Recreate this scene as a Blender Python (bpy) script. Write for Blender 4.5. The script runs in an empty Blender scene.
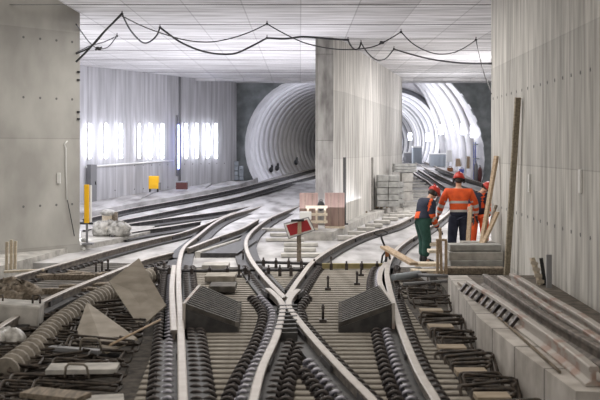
import bpy, bmesh, math, random
from mathutils import Vector, Matrix, Euler
random.seed(7)
S = bpy.context.scene
C = S.collection
F = 1000.0; H = 2.2; HZ = 148.0
# ---------------------------------------------------------------- camera, world, lights, exposure
cd = bpy.data.cameras.new('camera'); cam = bpy.data.objects.new('camera', cd); C.objects.link(cam)
cd.sensor_width = 36; cd.lens = 60; cd.shift_y = -(200-HZ)/600.0
cam.location = (0, 0, H); cam.rotation_euler = (math.radians(90), 0, 0)
cd.clip_end = 600
cd.dof.use_dof = True; cd.dof.focus_distance = 24; cd.dof.aperture_fstop = 3.2
S.camera = cam
w = bpy.data.worlds.new('world'); S.world = w; w.use_nodes = True
w.node_tree.nodes['Background'].inputs[0].default_value = (1.0, .94, .86, 1)
w.node_tree.nodes['Background'].inputs[1].default_value = .88
S.view_settings.view_transform = 'Standard'; S.view_settings.look = 'None'
S.view_settings.exposure = 0.12; S.view_settings.gamma = 1
def area(name, loc, rot, sx, sy, power, col=(1, 1, 1)):
    l = bpy.data.lights.new(name, 'AREA'); l.shape = 'RECTANGLE'; l.size = sx; l.size_y = sy
    l.energy = power; l.color = col
    o = bpy.data.objects.new(name, l); C.objects.link(o); o.location = loc
    o.rotation_euler = [math.radians(a) for a in rot]; return o
def point(name, loc, power, col=(1, 1, 1), r=.3):
    l = bpy.data.lights.new(name, 'POINT'); l.energy = power; l.color = col; l.shadow_soft_size = r
    o = bpy.data.objects.new(name, l); C.objects.link(o); o.location = loc; return o
area('ceiling_fill_light', (-2.6, 33, 5.15), (0, 0, 0), 4, 10, 560, (.93, .93, 1))  # unseen overhead area fills added to light the hall, no fixtures
area('ceiling_fill_light', (6.2, 31, 5.15), (0, 0, 0), 2.5, 10, 520, (1, .97, .93))
area('ceiling_fill_light', (-1.0, 20, 5.15), (0, 0, 0), 6, 6, 420, (1, .96, .9))
area('ceiling_fill_light', (-1.0, 9, 5.15), (0, 0, 0), 7, 7, 190, (1, .93, .84))  # unseen soft fill added to brighten the foreground
area('ceiling_uplight_fill', (-1.5, 31, .6), (180, 0, 0), 7, 12, 680, (.93, .92, 1))  # unseen upward fill added to brighten the ceiling
point('hall_fill_light', (-9.0, 19.0, 3.4), 420, (1, .98, .95), .5)  # unseen point fills added to brighten hall walls and ceiling
point('hall_fill_light', (-7.5, 26.5, 2.6), 260, (.95, .95, 1), .4)
point('hall_fill_light', (6.2, 34, 3.6), 300, (.97, .95, 1), .6)
point('hall_fill_light', (6.2, 41.5, 3.4), 170, (.97, .96, 1), .5)
point('tunnel_flood_light', (5.6, 55, 3.0), 290, (.93, .93, 1), .4)
point('tunnel_flood_light', (6.0, 66, 3.2), 180, (.96, .96, 1), .4)
point('tunnel_flood_light', (6.4, 80, 3.2), 330, (.96, .96, 1), .4)
point('tunnel_flood_light', (5.6, 98, 3.2), 420, (.96, .96, 1), .4)
point('tunnel_flood_light', (3.0, 120, 3.2), 450, (.96, .96, 1), .4)
point('tunnel_flood_light', (1.6, 52, 3.2), 150, (.9, .92, 1), .4)
point('tunnel_flood_light', (3.8, 68, 3.2), 200, (.9, .92, 1), .4)

# ---------------------------------------------------------------- helpers
def ss(a, b, x):
    t = max(0, min(1, (x-a)/(b-a))); return t*t*(3-2*t)
def zl(Y): return .7*ss(33, 49, Y)           # left bores climb
def zr(Y): return 1.3*ss(38, 58, Y)          # right bore climbs
def G(px, py, z=0.0, ramp=None):
    Y = F*(H-z)/(py-HZ)
    if ramp:
        lo, hi = 1.0, 400.0
        for _ in range(60):
            m = (lo+hi)/2
            yy = HZ+F*(H-z-ramp(m))/m
            if yy > py: lo = m
            else: hi = m
        Y = lo; z = z+ramp(Y)
    return Vector(((px-300)*Y/F, Y, z))
def A(px, py, Y): return Vector(((px-300)*Y/F, Y, H-(py-HZ)*Y/F))
def catmull(P, n=8):
    P = [Vector(p) for p in P]
    if len(P) < 3: return P
    Q = [2*P[0]-P[1]]+P+[2*P[-1]-P[-2]]; out = []
    for i in range(1, len(Q)-2):
        for k in range(n):
            t = k/n; a, b, c, d = Q[i-1], Q[i], Q[i+1], Q[i+2]
            out.append(.5*((2*b)+(c-a)*t+(2*a-5*b+4*c-d)*t*t+(3*b-a-3*c+d)*t**3))
    out.append(P[-1]); return out
def resample(P, step):
    L = [0]
    for a, b in zip(P, P[1:]): L.append(L[-1]+(b-a).length)
    n = max(2, int(L[-1]/step)+1); out = []; j = 0
    for i in range(n):
        s = L[-1]*i/(n-1)
        while j < len(L)-2 and L[j+1] < s: j += 1
        t = (s-L[j])/max(1e-9, L[j+1]-L[j]); out.append(P[j].lerp(P[j+1], t))
    return out
def new_bm(): return bmesh.new()
def obj(name, bm, mats, parent=None, smooth=False, bevel=0):
    bmesh.ops.recalc_face_normals(bm, faces=bm.faces[:])
    me = bpy.data.meshes.new(name); bm.to_mesh(me); bm.free()
    for m in (mats if isinstance(mats, (list, tuple)) else [mats]): me.materials.append(m)
    if smooth:
        for p in me.polygons: p.use_smooth = True
    o = bpy.data.objects.new(name, me); C.objects.link(o)
    if parent: o.parent = parent
    if bevel:
        b = o.modifiers.new('bevel', 'BEVEL'); b.width = bevel; b.segments = 2; b.limit_method = 'ANGLE'
    return o
def tag(o, label, cat, group=None, kind=None):
    if label: o['label'] = label
    if cat: o['category'] = cat
    if group: o['group'] = group
    if kind: o['kind'] = kind
    return o
def thing(name, label, cat, loc=(0, 0, 0), rotz=0, group=None):
    o = bpy.data.objects.new(name, None); C.objects.link(o); o.empty_display_size = .1
    o.location = loc; o.rotation_euler = (0, 0, rotz); return tag(o, label, cat, group)
def struct(name, bm, m, smooth=False):
    o = obj(name, bm, m, smooth=smooth); o['kind'] = 'structure'; return o
def box(bm, c, s, rot=(0, 0, 0), mi=0):
    M = Matrix.Translation(Vector(c)) @ Euler(rot).to_matrix().to_4x4()
    v = [bm.verts.new(M @ Vector((x*s[0]/2, y*s[1]/2, z*s[2]/2))) for x in (-1, 1) for y in (-1, 1) for z in (-1, 1)]
    for f in ((0, 1, 3, 2), (4, 6, 7, 5), (0, 4, 5, 1), (2, 3, 7, 6), (0, 2, 6, 4), (1, 5, 7, 3)):
        fc = bm.faces.new([v[i] for i in f]); fc.material_index = mi
def beam(bm, a, b, wd, th, roll=0, mi=0):
    a, b = Vector(a), Vector(b); d = (b-a); q = d.to_track_quat('Y', 'Z').to_matrix().to_4x4()
    M = Matrix.Translation((a+b)/2) @ q @ Matrix.Rotation(roll, 4, 'Y')
    L = d.length
    v = [bm.verts.new(M @ Vector((x*wd/2, y*L/2, z*th/2))) for x in (-1, 1) for y in (-1, 1) for z in (-1, 1)]
    for f in ((0, 1, 3, 2), (4, 6, 7, 5), (0, 4, 5, 1), (2, 3, 7, 6), (0, 2, 6, 4), (1, 5, 7, 3)):
        fc = bm.faces.new([v[i] for i in f]); fc.material_index = mi
def prism(bm, pts, z0, z1, mi=0):
    z0f = z0 if callable(z0) else (lambda p: z0); z1f = z1 if callable(z1) else (lambda p: z1)
    a = [bm.verts.new((p[0], p[1], z0f(p))) for p in pts]; b = [bm.verts.new((p[0], p[1], z1f(p))) for p in pts]
    n = len(pts)
    for f in (a[::-1], b): bm.faces.new(f).material_index = mi
    for i in range(n): bm.faces.new((a[i], a[(i+1) % n], b[(i+1) % n], b[i])).material_index = mi
def frames(P):
    out = []
    for i, p in enumerate(P):
        t = (P[min(i+1, len(P)-1)]-P[max(i-1, 0)]).normalized(); out.append(t)
    return out
def tube(bm, P, r, n=8, closed=False, mi=0, caps=True):
    P = [Vector(p) for p in P]; rings = []
    T = frames(P); up = None
    for i, (p, t) in enumerate(zip(P, T)):
        if closed: t = (P[(i+1) % len(P)]-P[i-1]).normalized()
        if up is None:
            up = Vector((0, 0, 1)) if abs(t.z) < .9 else Vector((1, 0, 0))
        u = (up-t*up.dot(t))
        if u.length < 1e-4: u = t.orthogonal()
        u.normalize(); up = u; v = t.cross(u); rr = r[i] if isinstance(r, (list, tuple)) else r
        rings.append([bm.verts.new(p+(u*math.cos(k*2*math.pi/n)+v*math.sin(k*2*math.pi/n))*rr) for k in range(n)])
    m = len(rings)
    for i in range(m if closed else m-1):
        a, b = rings[i], rings[(i+1) % m]
        for k in range(n):
            f = bm.faces.new((a[k], a[(k+1) % n], b[(k+1) % n], b[k])); f.material_index = mi; f.smooth = True
    if caps and not closed:
        bm.faces.new(rings[0][::-1]).material_index = mi; bm.faces.new(rings[-1]).material_index = mi
def cyl(bm, a, b, r0, r1=None, n=16, mi=0): tube(bm, [a, b], [r0, r1 if r1 is not None else r0], n, mi=mi)
def ellip(bm, c, s, rot=None, u=16, v=10, mi=0, zmin=None):
    M = Matrix.Translation(Vector(c)) @ ((Euler(rot).to_matrix().to_4x4()) if rot else Matrix()) @ Matrix.Diagonal((s[0], s[1], s[2], 1))
    r = bmesh.ops.create_uvsphere(bm, u_segments=u, v_segments=v, radius=1)
    if zmin is not None:
        for q in r['verts']:
            if q.co.z < zmin: q.co.z = zmin
    bmesh.ops.transform(bm, matrix=M, verts=r['verts'])
    for f in {f for q in r['verts'] for f in q.link_faces}: f.smooth = True; f.material_index = mi

# ---------------------------------------------------------------- materials
def mat(name, col, rough=.7, metal=0, col2=None, scale=4, stretch=(1, 1, 1), bump=0, detail=6, contrast=(.35, .65), emit=None, estr=0, extra=None):
    m = bpy.data.materials.new(name); m.use_nodes = True; nt = m.node_tree; N = nt.nodes; L = nt.links
    b = N['Principled BSDF']; b.inputs['Roughness'].default_value = rough; b.inputs['Metallic'].default_value = metal
    c1 = (*col, 1); b.inputs['Base Color'].default_value = c1
    if col2:
        tc = N.new('ShaderNodeTexCoord'); mp = N.new('ShaderNodeMapping'); mp.inputs['Scale'].default_value = stretch
        nz = N.new('ShaderNodeTexNoise'); nz.inputs['Scale'].default_value = scale; nz.inputs['Detail'].default_value = detail
        cr = N.new('ShaderNodeValToRGB'); cr.color_ramp.elements[0].position = contrast[0]; cr.color_ramp.elements[1].position = contrast[1]
        cr.color_ramp.elements[0].color = c1; cr.color_ramp.elements[1].color = (*col2, 1)
        L.new(tc.outputs['Object'], mp.inputs[0]); L.new(mp.outputs[0], nz.inputs['Vector']); L.new(nz.outputs[0], cr.inputs[0])
        out = cr.outputs[0]
        if extra: out = extra(nt, tc, out)
        L.new(out, b.inputs['Base Color'])
        if bump:
            bp = N.new('ShaderNodeBump'); bp.inputs['Strength'].default_value = bump; bp.inputs['Distance'].default_value = .02
            L.new(nz.outputs[0], bp.inputs['Height']); L.new(bp.outputs[0], b.inputs['Normal'])
    if emit:
        b.inputs['Emission Color'].default_value = (*emit, 1); b.inputs['Emission Strength'].default_value = estr
    return m
def lines(axis_w, dark=.72, width=.012, jitter=0.0, axes='xyz'):
    """darken thin lines each axis_w[k] metres along object axis k (None = no lines)"""
    def f(nt, tc, col):
        N, L = nt.nodes, nt.links
        sp = N.new('ShaderNodeSeparateXYZ'); L.new(tc.outputs['Object'], sp.inputs[0])
        for k, wd in enumerate(axis_w):
            if not wd: continue
            w_, wid, dk = wd
            m1 = N.new('ShaderNodeMath'); m1.operation = 'DIVIDE'; L.new(sp.outputs[k], m1.inputs[0]); m1.inputs[1].default_value = w_
            m2 = N.new('ShaderNodeMath'); m2.operation = 'FRACT'; L.new(m1.outputs[0], m2.inputs[0])
            m3 = N.new('ShaderNodeMath'); m3.operation = 'LESS_THAN'; L.new(m2.outputs[0], m3.inputs[0]); m3.inputs[1].default_value = wid/w_
            fl = N.new('ShaderNodeMath'); fl.operation = 'FLOOR'; L.new(m1.outputs[0], fl.inputs[0])
            wn = N.new('ShaderNodeTexWhiteNoise'); wn.noise_dimensions = '1D'; L.new(fl.outputs[0], wn.inputs['W'])
            # board to board variation
            mr = N.new('ShaderNodeMapRange'); L.new(wn.outputs['Value'], mr.inputs[0]); mr.inputs[3].default_value = .86; mr.inputs[4].default_value = 1.06
            mm = N.new('ShaderNodeMix'); mm.data_type = 'RGBA'; mm.blend_type = 'MULTIPLY'; mm.inputs[0].default_value = 1
            L.new(col, mm.inputs[6]); cb = N.new('ShaderNodeCombineColor')
            for q in range(3): L.new(mr.outputs[0], cb.inputs[q])
            L.new(cb.outputs[0], mm.inputs[7])
            m4 = N.new('ShaderNodeMath'); m4.operation = 'MULTIPLY'; L.new(m3.outputs[0], m4.inputs[0]); m4.inputs[1].default_value = 1
            mx = N.new('ShaderNodeMix'); mx.data_type = 'RGBA'; mx.blend_type = 'MULTIPLY'
            L.new(m4.outputs[0], mx.inputs[0]); L.new(mm.outputs[2], mx.inputs[6]); mx.inputs[7].default_value = (dk, dk, dk, 1)
            col = mx.outputs[2]
        return col
    return f
M = {}
M['wall'] = mat('board_marked_concrete', (.36, .345, .32), .85, col2=(.64, .62, .58), scale=2.8, stretch=(2.2, 2.2, .22), bump=.3, extra=lines([None, (.55, .02, .8), (1.9, .015, .8)]))
M['wall_near'] = mat('smooth_grey_concrete', (.33, .32, .3), .8, col2=(.47, .46, .43), scale=1.1, stretch=(1, 1, .6), bump=.2, extra=lines([None, None, (2.4, .02, .85)]))
M['wall_far'] = mat('lilac_grey_concrete', (.42, .42, .44), .85, col2=(.62, .62, .65), scale=2.5, stretch=(2, 2, .15), bump=.3, extra=lines([(.8, .03, .8), None, None]))
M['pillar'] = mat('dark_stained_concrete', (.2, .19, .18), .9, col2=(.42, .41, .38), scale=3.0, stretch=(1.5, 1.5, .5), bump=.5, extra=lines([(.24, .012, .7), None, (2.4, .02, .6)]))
M['ceil'] = mat('ceiling_board_concrete', (.5, .49, .49), .85, col2=(.82, .81, .82), scale=2.2, stretch=(.35, 2.6, 1), bump=.3, extra=lines([(1.25, .03, .72), (.66, .06, .62), None]))
M['ceil_joint'] = mat('ceiling_joint_dark', (.14, .14, .14), .9)
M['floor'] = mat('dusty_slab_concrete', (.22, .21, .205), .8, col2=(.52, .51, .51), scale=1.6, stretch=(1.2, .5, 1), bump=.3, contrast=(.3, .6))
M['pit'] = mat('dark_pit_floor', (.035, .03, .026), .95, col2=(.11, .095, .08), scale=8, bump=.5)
M['trough_bed'] = mat('dark_trough_bed', (.06, .05, .04), .95, col2=(.15, .125, .1), scale=7)
M['kerb'] = mat('kerb_concrete', (.3, .29, .27), .85, col2=(.5, .48, .45), scale=5, bump=.3)
M['ledge'] = mat('trough_concrete', (.36, .33, .3), .85, col2=(.6, .565, .53), scale=3, stretch=(1, 1, .7), bump=.3, extra=lines([None, (1.02, .045, .4), None]))
M['portal'] = mat('grey_green_portal_concrete', (.13, .145, .15), .9, col2=(.24, .26, .27), scale=2, bump=.3)
M['lining'] = mat('tunnel_lining_pale', (.62, .62, .66), .45, col2=(.8, .8, .84), scale=2, bump=.1)
M['rib'] = mat('tunnel_lining_joint', (.13, .135, .15), .7)
M['railtop'] = mat('rail_head_steel', (.47, .44, .405), .5, .25, col2=(.4, .36, .33), scale=6, stretch=(1, 1, 1))
M['railside'] = mat('rail_side_rust', (.1, .087, .078), .65, .2, col2=(.23, .2, .175), scale=9, bump=.2)
M['railfar'] = mat('rail_side_dark', (.045, .043, .045), .7, .2, col2=(.1, .095, .1), scale=9)
M['raildust'] = mat('rail_dusty_grey', (.42, .39, .36), .6, .2, col2=(.32, .22, .18), scale=3.5, contrast=(.5, .62))
M['rubber'] = mat('black_rubber', (.02, .019, .02), .6, col2=(.05, .047, .045), scale=10)
M['sleeper'] = mat('dusty_sleeper', (.22, .2, .17), .85, col2=(.38, .345, .3), scale=6, stretch=(1, 3, 1), bump=.2)
M['sleeper_dark'] = mat('dark_sleeper', (.05, .045, .04), .85, col2=(.15, .135, .12), scale=6, bump=.2)
M['clip'] = mat('clip_dark_steel', (.035, .03, .03), .42, .5, col2=(.1, .085, .08), scale=12)
M['clipbright'] = mat('clip_bright_steel', (.22, .215, .25), .3, .8, col2=(.4, .39, .44), scale=14)
M['rebar'] = mat('rebar_steel', (.025, .021, .018), .6, .4, col2=(.09, .07, .055), scale=12)
M['wedge'] = mat('brown_black_rubber', (.035, .03, .026), .7, col2=(.08, .07, .06), scale=9)
M['wood'] = mat('raw_timber', (.36, .26, .17), .8, col2=(.52, .4, .28), scale=5, stretch=(6, .8, 6), bump=.2)
M['wood_pale'] = mat('pale_timber', (.55, .47, .36), .8, col2=(.72, .64, .52), scale=5, stretch=(6, 1, 6))
M['wood_dark'] = mat('weathered_timber', (.12, .1, .075), .85, col2=(.27, .22, .17), scale=5, stretch=(6, 1, 6), bump=.2)
M['wood_beige'] = mat('beige_board', (.3, .24, .17), .85, col2=(.4, .33, .25), scale=5)
M['wood_mid'] = mat('brown_timber', (.2, .17, .12), .85, col2=(.33, .28, .21), scale=5, stretch=(6, 1, 6), bump=.2)
M['pad'] = mat('pale_grey_pad', (.4, .385, .36), .85, col2=(.56, .54, .5), scale=5)
M['ply'] = mat('grey_plywood', (.25, .22, .18), .75, col2=(.36, .32, .27), scale=3, stretch=(1, 1, 4))
M['plyedge'] = mat('plywood_edge', (.5, .44, .36), .8)
M['pink'] = mat('pinkish_panel', (.27, .185, .16), .8, col2=(.36, .26, .225), scale=3, stretch=(6, 6, .5))
M['orange'] = mat('hi_vis_orange', (.85, .12, .02), .7, col2=(.65, .075, .012), scale=8)
M['silver'] = mat('reflective_band', (.5, .5, .48), .4)
M['navy'] = mat('navy_workwear', (.012, .016, .035), .85, col2=(.028, .033, .06), scale=8)
M['green'] = mat('dark_green_trousers', (.012, .05, .04), .85, col2=(.025, .085, .065), scale=8)
M['skin'] = mat('skin', (.55, .32, .22), .6)
M['hair'] = mat('dark_hair', (.03, .02, .015), .8)
M['helmet'] = mat('red_helmet', (.5, .035, .02), .35)
M['black'] = mat('black_plastic', (.015, .015, .016), .5)
M['red'] = mat('sign_red', (.32, .015, .02), .5)
M['white'] = mat('white_paint', (.75, .75, .73), .6)
M['offwhite'] = mat('dusty_plastic_sheet', (.25, .24, .22), .4, col2=(.6, .585, .56), scale=9, bump=.8)
M['yellow'] = mat('yellow_paint', (.9, .5, .01), .5)
M['maroon'] = mat('maroon_paint', (.1, .03, .03), .6)
M['grey'] = mat('grey_paint', (.22, .22, .23), .6)
M['dgrey'] = mat('dark_grey_paint', (.07, .07, .07), .7)
M['greybox'] = mat('blue_grey_container', (.27, .3, .33), .6)
M['cable'] = mat('black_cable', (.018, .018, .02), .5)
M['conduit'] = mat('ribbed_conduit', (.15, .13, .105), .7, col2=(.27, .24, .2), scale=8)
M['pvc'] = mat('grey_blue_pipe', (.3, .33, .36), .5)
M['oldgreen'] = mat('mossy_timber', (.2, .17, .07), .8, col2=(.33, .28, .14), scale=6)
M['block'] = mat('stacked_block_concrete', (.25, .25, .24), .9, col2=(.4, .4, .385), scale=6, bump=.4)
M['tube'] = mat('lamp_tube', (1, 1, 1), .5, emit=(.87, .89, 1), estr=17)
M['tubeblue'] = mat('blue_lamp_tube', (1, 1, 1), .5, emit=(.2, .25, 1), estr=9)
M['rust'] = mat('rust_patch', (.3, .12, .05), .8)
M['bluepaint'] = mat('blue_paint', (.1, .14, .5), .6)

# ---------------------------------------------------------------- setting
def floor_strip(pts_fn_x0, x1, Y0, Y1, zf, base, name, m):
    bm = new_bm(); n = 40; prev = None
    for i in range(n+1):
        Y = Y0+(Y1-Y0)*i/n
        a = bm.verts.new((pts_fn_x0, Y, base+zf(Y))); b = bm.verts.new((x1, Y, base+zf(Y)))
        if prev: bm.faces.new((prev[0], prev[1], b, a))
        prev = (a, b)
    return struct(name, bm, m)
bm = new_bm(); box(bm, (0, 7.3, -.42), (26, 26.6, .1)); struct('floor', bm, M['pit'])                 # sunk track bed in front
bm = new_bm(); prism(bm, [(-1.45, 8.2), (1.6, 8.2), (1.95, 16), (2.1, 19.89), (-2.6, 19.89), (-2.1, 16)], -.37, -.195); struct('floor', bm, M['pit'])  # dark slab raised under the sleepers to stand in for shade in their gaps
bm = new_bm(); prism(bm, [(-16, 20.6), (-3.6, 20.6), (-2.8, 19.9), (2.4, 19.9), (2.45, 18.91), (11, 18.91), (11, 33), (-16, 33)], -.37, -.17)
struct('floor', bm, M['floor'])
floor_strip(-16, 1.6, 33, 150, zl, -.17, 'floor', M['floor'])
floor_strip(1.6, 14, 33, 190, zr, -.17, 'floor', M['floor'])

CZ = 5.27
bm = new_bm()
prism(bm, [(-4.97, -2), (11, -2), (11, 47.3), (-13, 47.3), (-13, 27), (-5.02, 22.8)], CZ, CZ+.35)
struct('ceiling', bm, M['ceil'])
bm = new_bm(); prism(bm, [(-16, -2), (-4.97, -2), (-5.02, 22.8), (-13, 27), (-16, 27)], 7.0, 7.2); struct('ceiling', bm, M['ceil'])
bm = new_bm()
for y in (21.4, 24.8, 28.1, 31.4, 34.8, 40.5):
    box(bm, (-.2, y, CZ-.004), (18, .045, .012))
struct('trim_1', bm, M['ceil_joint'])
bm = new_bm(); box(bm, (-1, 44.3, CZ-.05), (20, .5, .1)); struct('trim_2', bm, M['ceil'])

def wall(name, pts, z0, z1, th, m, holes=None, side=1, smooth=False):
    """vertical wall along plan polyline; th pushed away from the hall; holes=(rows z, spacing, inset)"""
    bm = new_bm(); P = [Vector((p[0], p[1], 0)) for p in pts]; off = []
    for i, p in enumerate(P):
        t = (P[min(i+1, len(P)-1)]-P[max(i-1, 0)]).normalized(); off.append(p+Vector((t.y, -t.x, 0))*th*side)
    z0f = z0 if callable(z0) else (lambda y: z0)
    rows = []
    for p, q in zip(P, off):
        rows.append([bm.verts.new((a.x, a.y, z)) for a, z in ((p, z0f(p.y)), (p, z1), (q, z1), (q, z0f(p.y)))])
    for a, b in zip(rows, rows[1:]):
        for k in range(4): bm.faces.new((a[k], a[(k+1) % 4], b[(k+1) % 4], b[k]))
    bm.faces.new(rows[0]); bm.faces.new(rows[-1][::-1])
    if holes:
        R = resample(P, holes[1])
        for z in holes[0]:
            for i in range(len(R)-1):
                p = R[i].lerp(R[i+1], .5); t = (R[i+1]-R[i]).normalized(); nrm = Vector((-t.y, t.x, 0))*side
                c = p+Vector((0, 0, z)); cyl(bm, c-nrm*.03, c+nrm*.004, .028, n=10, mi=1)
    return struct(name, bm, [m, M['ceil_joint']])
# near right wall, return and outer side
wall('wall_right', [(3.45, 4), (3.69, 12.3), (3.92, 20.5)], -.37, CZ, .6, M['wall'], holes=((1.05, 3.2), .5), side=1)
wall('wall_right_outer', [(9.2, 18.5), (9.6, 47.4)], -.37, CZ, .3, M['wall'], side=1)
# near left wall block
wall('wall_left', [(-16, 15.4), (-6.36, 21.2), (-5.02, 22.8)], -.2, 7.0, .5, M['wall_near'], holes=((.93, 3.3, 4.6), .42), side=-1)
# far left wall
LW = catmull([(-15, 29, 0), (-8.15, 37.4, 0), (-5.3, 42.8, 0), (-3.16, 46.6, 0), (-3.10, 47.4, 0)], 6)
wall('wall_far_left', [(p.x, p.y) for p in LW], -.2, CZ, .4, M['wall_far'], holes=((.55, 1.5), .6), side=-1)
wall('wall_left_outer', [(-16, -2), (-16, 30)], -.37, 7, .3, M['wall_near'], side=-1)
# pillar wall
PE = (4.48, 43.9)
bm = new_bm(); prism(bm, [(.45, 27.9), (.93, 27.9), (1.3, 29.0), PE, (3.9, 43.9), (.75, 29.1)], -.17, CZ); struct('wall_centre', bm, [M['wall']])
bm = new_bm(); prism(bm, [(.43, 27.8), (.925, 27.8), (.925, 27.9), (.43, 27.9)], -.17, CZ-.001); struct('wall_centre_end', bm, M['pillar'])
# portal wall with two bores
def portal(name, x0, x1, y, z0, z1, cx, cz, r, m, th=.5, n=48):
    """wall panel with an arched opening"""
    bm = new_bm(); ring = []; outr = []
    for k in range(n):
        a = -math.pi/2+2*math.pi*k/n+.0001
        p = Vector((cx+r*math.cos(a), y, cz+r*math.sin(a)))
        dx, dz = math.cos(a), math.sin(a)
        tx = (x1-cx)/dx if dx > 0 else (x0-cx)/dx if dx < 0 else 1e9
        tz = (z1-cz)/dz if dz > 0 else (z0-cz)/dz if dz < 0 else 1e9
        t = min(abs(tx), abs(tz)); q = Vector((cx+dx*t, y, cz+dz*t))
        if t < r: p = q.copy()
        ring.append(p); outr.append(q)
    vs = [[bm.verts.new(p) for p in ring], [bm.verts.new(p) for p in outr],
          [bm.verts.new(p+Vector((0, th, 0))) for p in ring]]
    for k in range(n):
        j = (k+1) % n
        for a, b in ((0, 1), (0, 2)):
            try: bm.faces.new((vs[a][k], vs[a][j], vs[b][j], vs[b][k]))
            except ValueError: pass
    return struct(name, bm, m)
portal('wall_back_left', -5, 3.4, 47.5, -.3, 7, .71, 2.3, 3.34, M['portal'])
portal('wall_back_right', 3.4, 12, 47.5, -.3, 7, 3.62, 1.63, 5.17, M['portal'])
def bore(name, secs, ribs, m, n=56, rib_out=.035, keep=None, rw=.1):
    """tunnel lining: secs = (x, y, z, r), with raised ring joints"""
    bm = new_bm(); V = catmull([Vector((s[0], s[1], s[2])) for s in secs], 8); R = catmull([Vector((s[3], 0, 0)) for s in secs], 8)
    tot = list(zip(V, R)); rr = []
    for i, (c, r) in enumerate(tot):
        rr.append((c, r.x))
    # dense resample with steps for ribs
    dense = []
    for i in range(len(rr)-1):
        for k in range(4):
            t = k/4; dense.append((rr[i][0].lerp(rr[i+1][0], t), rr[i][1]*(1-t)+rr[i+1][1]*t))
    dense.append(rr[-1])
    prev = None; acc = 0; last = dense[0][0].y; out = []
    ys = [d[0].y for d in dense]
    def at(y):
        for (a, ra), (b, rb) in zip(dense, dense[1:]):
            if a.y <= y <= b.y:
                t = (y-a.y)/max(1e-6, b.y-a.y); return a.lerp(b, t), ra*(1-t)+rb*t
        return dense[-1]
    y = ys[0]; prof = []
    while y < ys[-1]:
        prof += [(y, 0, 0), (y+ribs-rw, 0, 0), (y+ribs-rw+.005, rib_out, 1), (y+ribs-.01, rib_out, 1)]; y += ribs
    for (y, o, mi) in prof:
        c, r = at(min(y, ys[-1])); r += o
        ring = [bm.verts.new((c.x+r*math.cos(2*math.pi*k/n), min(y, ys[-1]), c.z+r*math.sin(2*math.pi*k/n))) for k in range(n)]
        if prev:
            for k in range(n):
                if keep and not keep(math.cos(2*math.pi*(k+.5)/n), ring[k].co): continue
                f = bm.faces.new((prev[0][k], prev[0][(k+1) % n], ring[(k+1) % n], ring[k])); f.material_index = 1 if (mi and prev[1]) else 0; f.smooth = True
        prev = (ring, mi)
    me = struct(name, bm, [m, M['rib']]); return me
bore('wall_tunnel_left', [(.71, 47.6, 2.3, 3.34), (1.5, 60, 2.45, 3.34), (3.6, 80, 2.5, 3.34), (7.5, 105, 2.5, 3.34), (13, 130, 2.5, 3.34)], 2.5, M['lining'], keep=lambda c, p: p.y < 54 or c < .12)
bore('wall_tunnel_right', [(3.62, 47.6, 1.63, 5.17), (3.05, 52, 1.75, 5.6), (2.2, 61, 1.9, 6.3)], 2.2, M['lining'], keep=lambda c, p: p.x > 3.9)
portal('wall_tunnel_step', 2.55, 10, 61, -.35, 9, 5.6, 2.7, 3.0, M['lining'], th=.6)
bore('wall_tunnel_inner', [(5.6, 61.5, 2.7, 3.0), (6.0, 72, 2.7, 3.0), (6.6, 88, 2.7, 3.0), (5.5, 110, 2.7, 3.0), (2.5, 135, 2.7, 3.0), (-3, 165, 2.7, 3.0)], 3.4, M['lining'], rw=.8)
bm = new_bm()
for k in range(41):
    pass
tube(bm, [(5.6+3.08*math.cos(a*math.pi/24), 60.85, 2.7+3.08*math.sin(a*math.pi/24)) for a in range(48)], .14, 8, closed=True)
struct('trim_3', bm, M['rib'])

# kerbs and platforms
bm = new_bm()
prism(bm, [G(-40, 277, -.05)[:2], G(19, 261, -.05)[:2], G(69, 247.5, -.05)[:2], G(125, 237, -.05)[:2], G(150, 231, -.05)[:2], (-4.2, 28.9), (-5.6, 28.7), (-6.1, 25), (-14, 24), (-14, 18)], -.37, -.05)
struct('trim_4', bm, M['kerb'])
bm = new_bm()   # far left walkway along the wall, climbing with the tracks
pl = [G(84, 213, .05, zl), G(130, 204, .05, zl), G(200, 192, .05, zl), G(240, 184, .05, zl), G(258, 178.5, .05, zl)]
pl = [Vector((-12, 27.5, .05))]+pl
wl = [Vector((-14.8, 29.2, 0)), Vector((-8.2, 37.4, 0)), Vector((-5.9, 42.0, 0)), Vector((-3.9, 45.6, 0)), Vector((-3.2, 46.9, 0)), Vector((-2.4, 54, 0))]
for (a, b), (c, d) in zip(zip(pl, pl[1:]), zip(wl, wl[1:])):
    za, zb = .05+zl(a.y), .05+zl(b.y)
    zc, zd = .05+zl(c.y)*.9, .05+zl(d.y)
    v = [bm.verts.new(p) for p in ((a.x, a.y, za), (b.x, b.y, zb), (d.x, d.y, zd), (c.x, c.y, zc), (a.x, a.y, za-.3), (b.x, b.y, zb-.3))]
    bm.faces.new(v[:4]); bm.faces.new((v[0], v[1], v[5], v[4]))
struct('trim_5', bm, M['floor'])
bm = new_bm()   # centre platform round the pillar
pc = [G(300, 232, .05), G(332, 232, .05), G(348, 225, .05), G(367, 216, .05), G(385, 209.5, .05), G(402, 203, .05), G(409, 197, .05), Vector((4.7, 47.0, 0)), Vector((3.4, 47.0, 0)), Vector((.0, 30.0, 0))]
prism(bm, [p[:2] for p in pc], -.17, lambda p: .05)
struct('trim_6', bm, M['kerb'])
bm = new_bm()   # right trough wall and shelf
prism(bm, [(2.30, 8.35), (2.2, 10), (2.14, 12), (2.36, 15.95), (3.8, 15.95), (3.7, 12.3), (3.58, 8.2)], -.37, .17)
struct('trim_7', bm, M['ledge'], False)
bm = new_bm(); prism(bm, [(2.36, 15.96), (2.5, 18.9), (3.87, 18.9), (3.79, 15.96)], -.37, -.12); struct('trim_8', bm, M['pit'])
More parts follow.
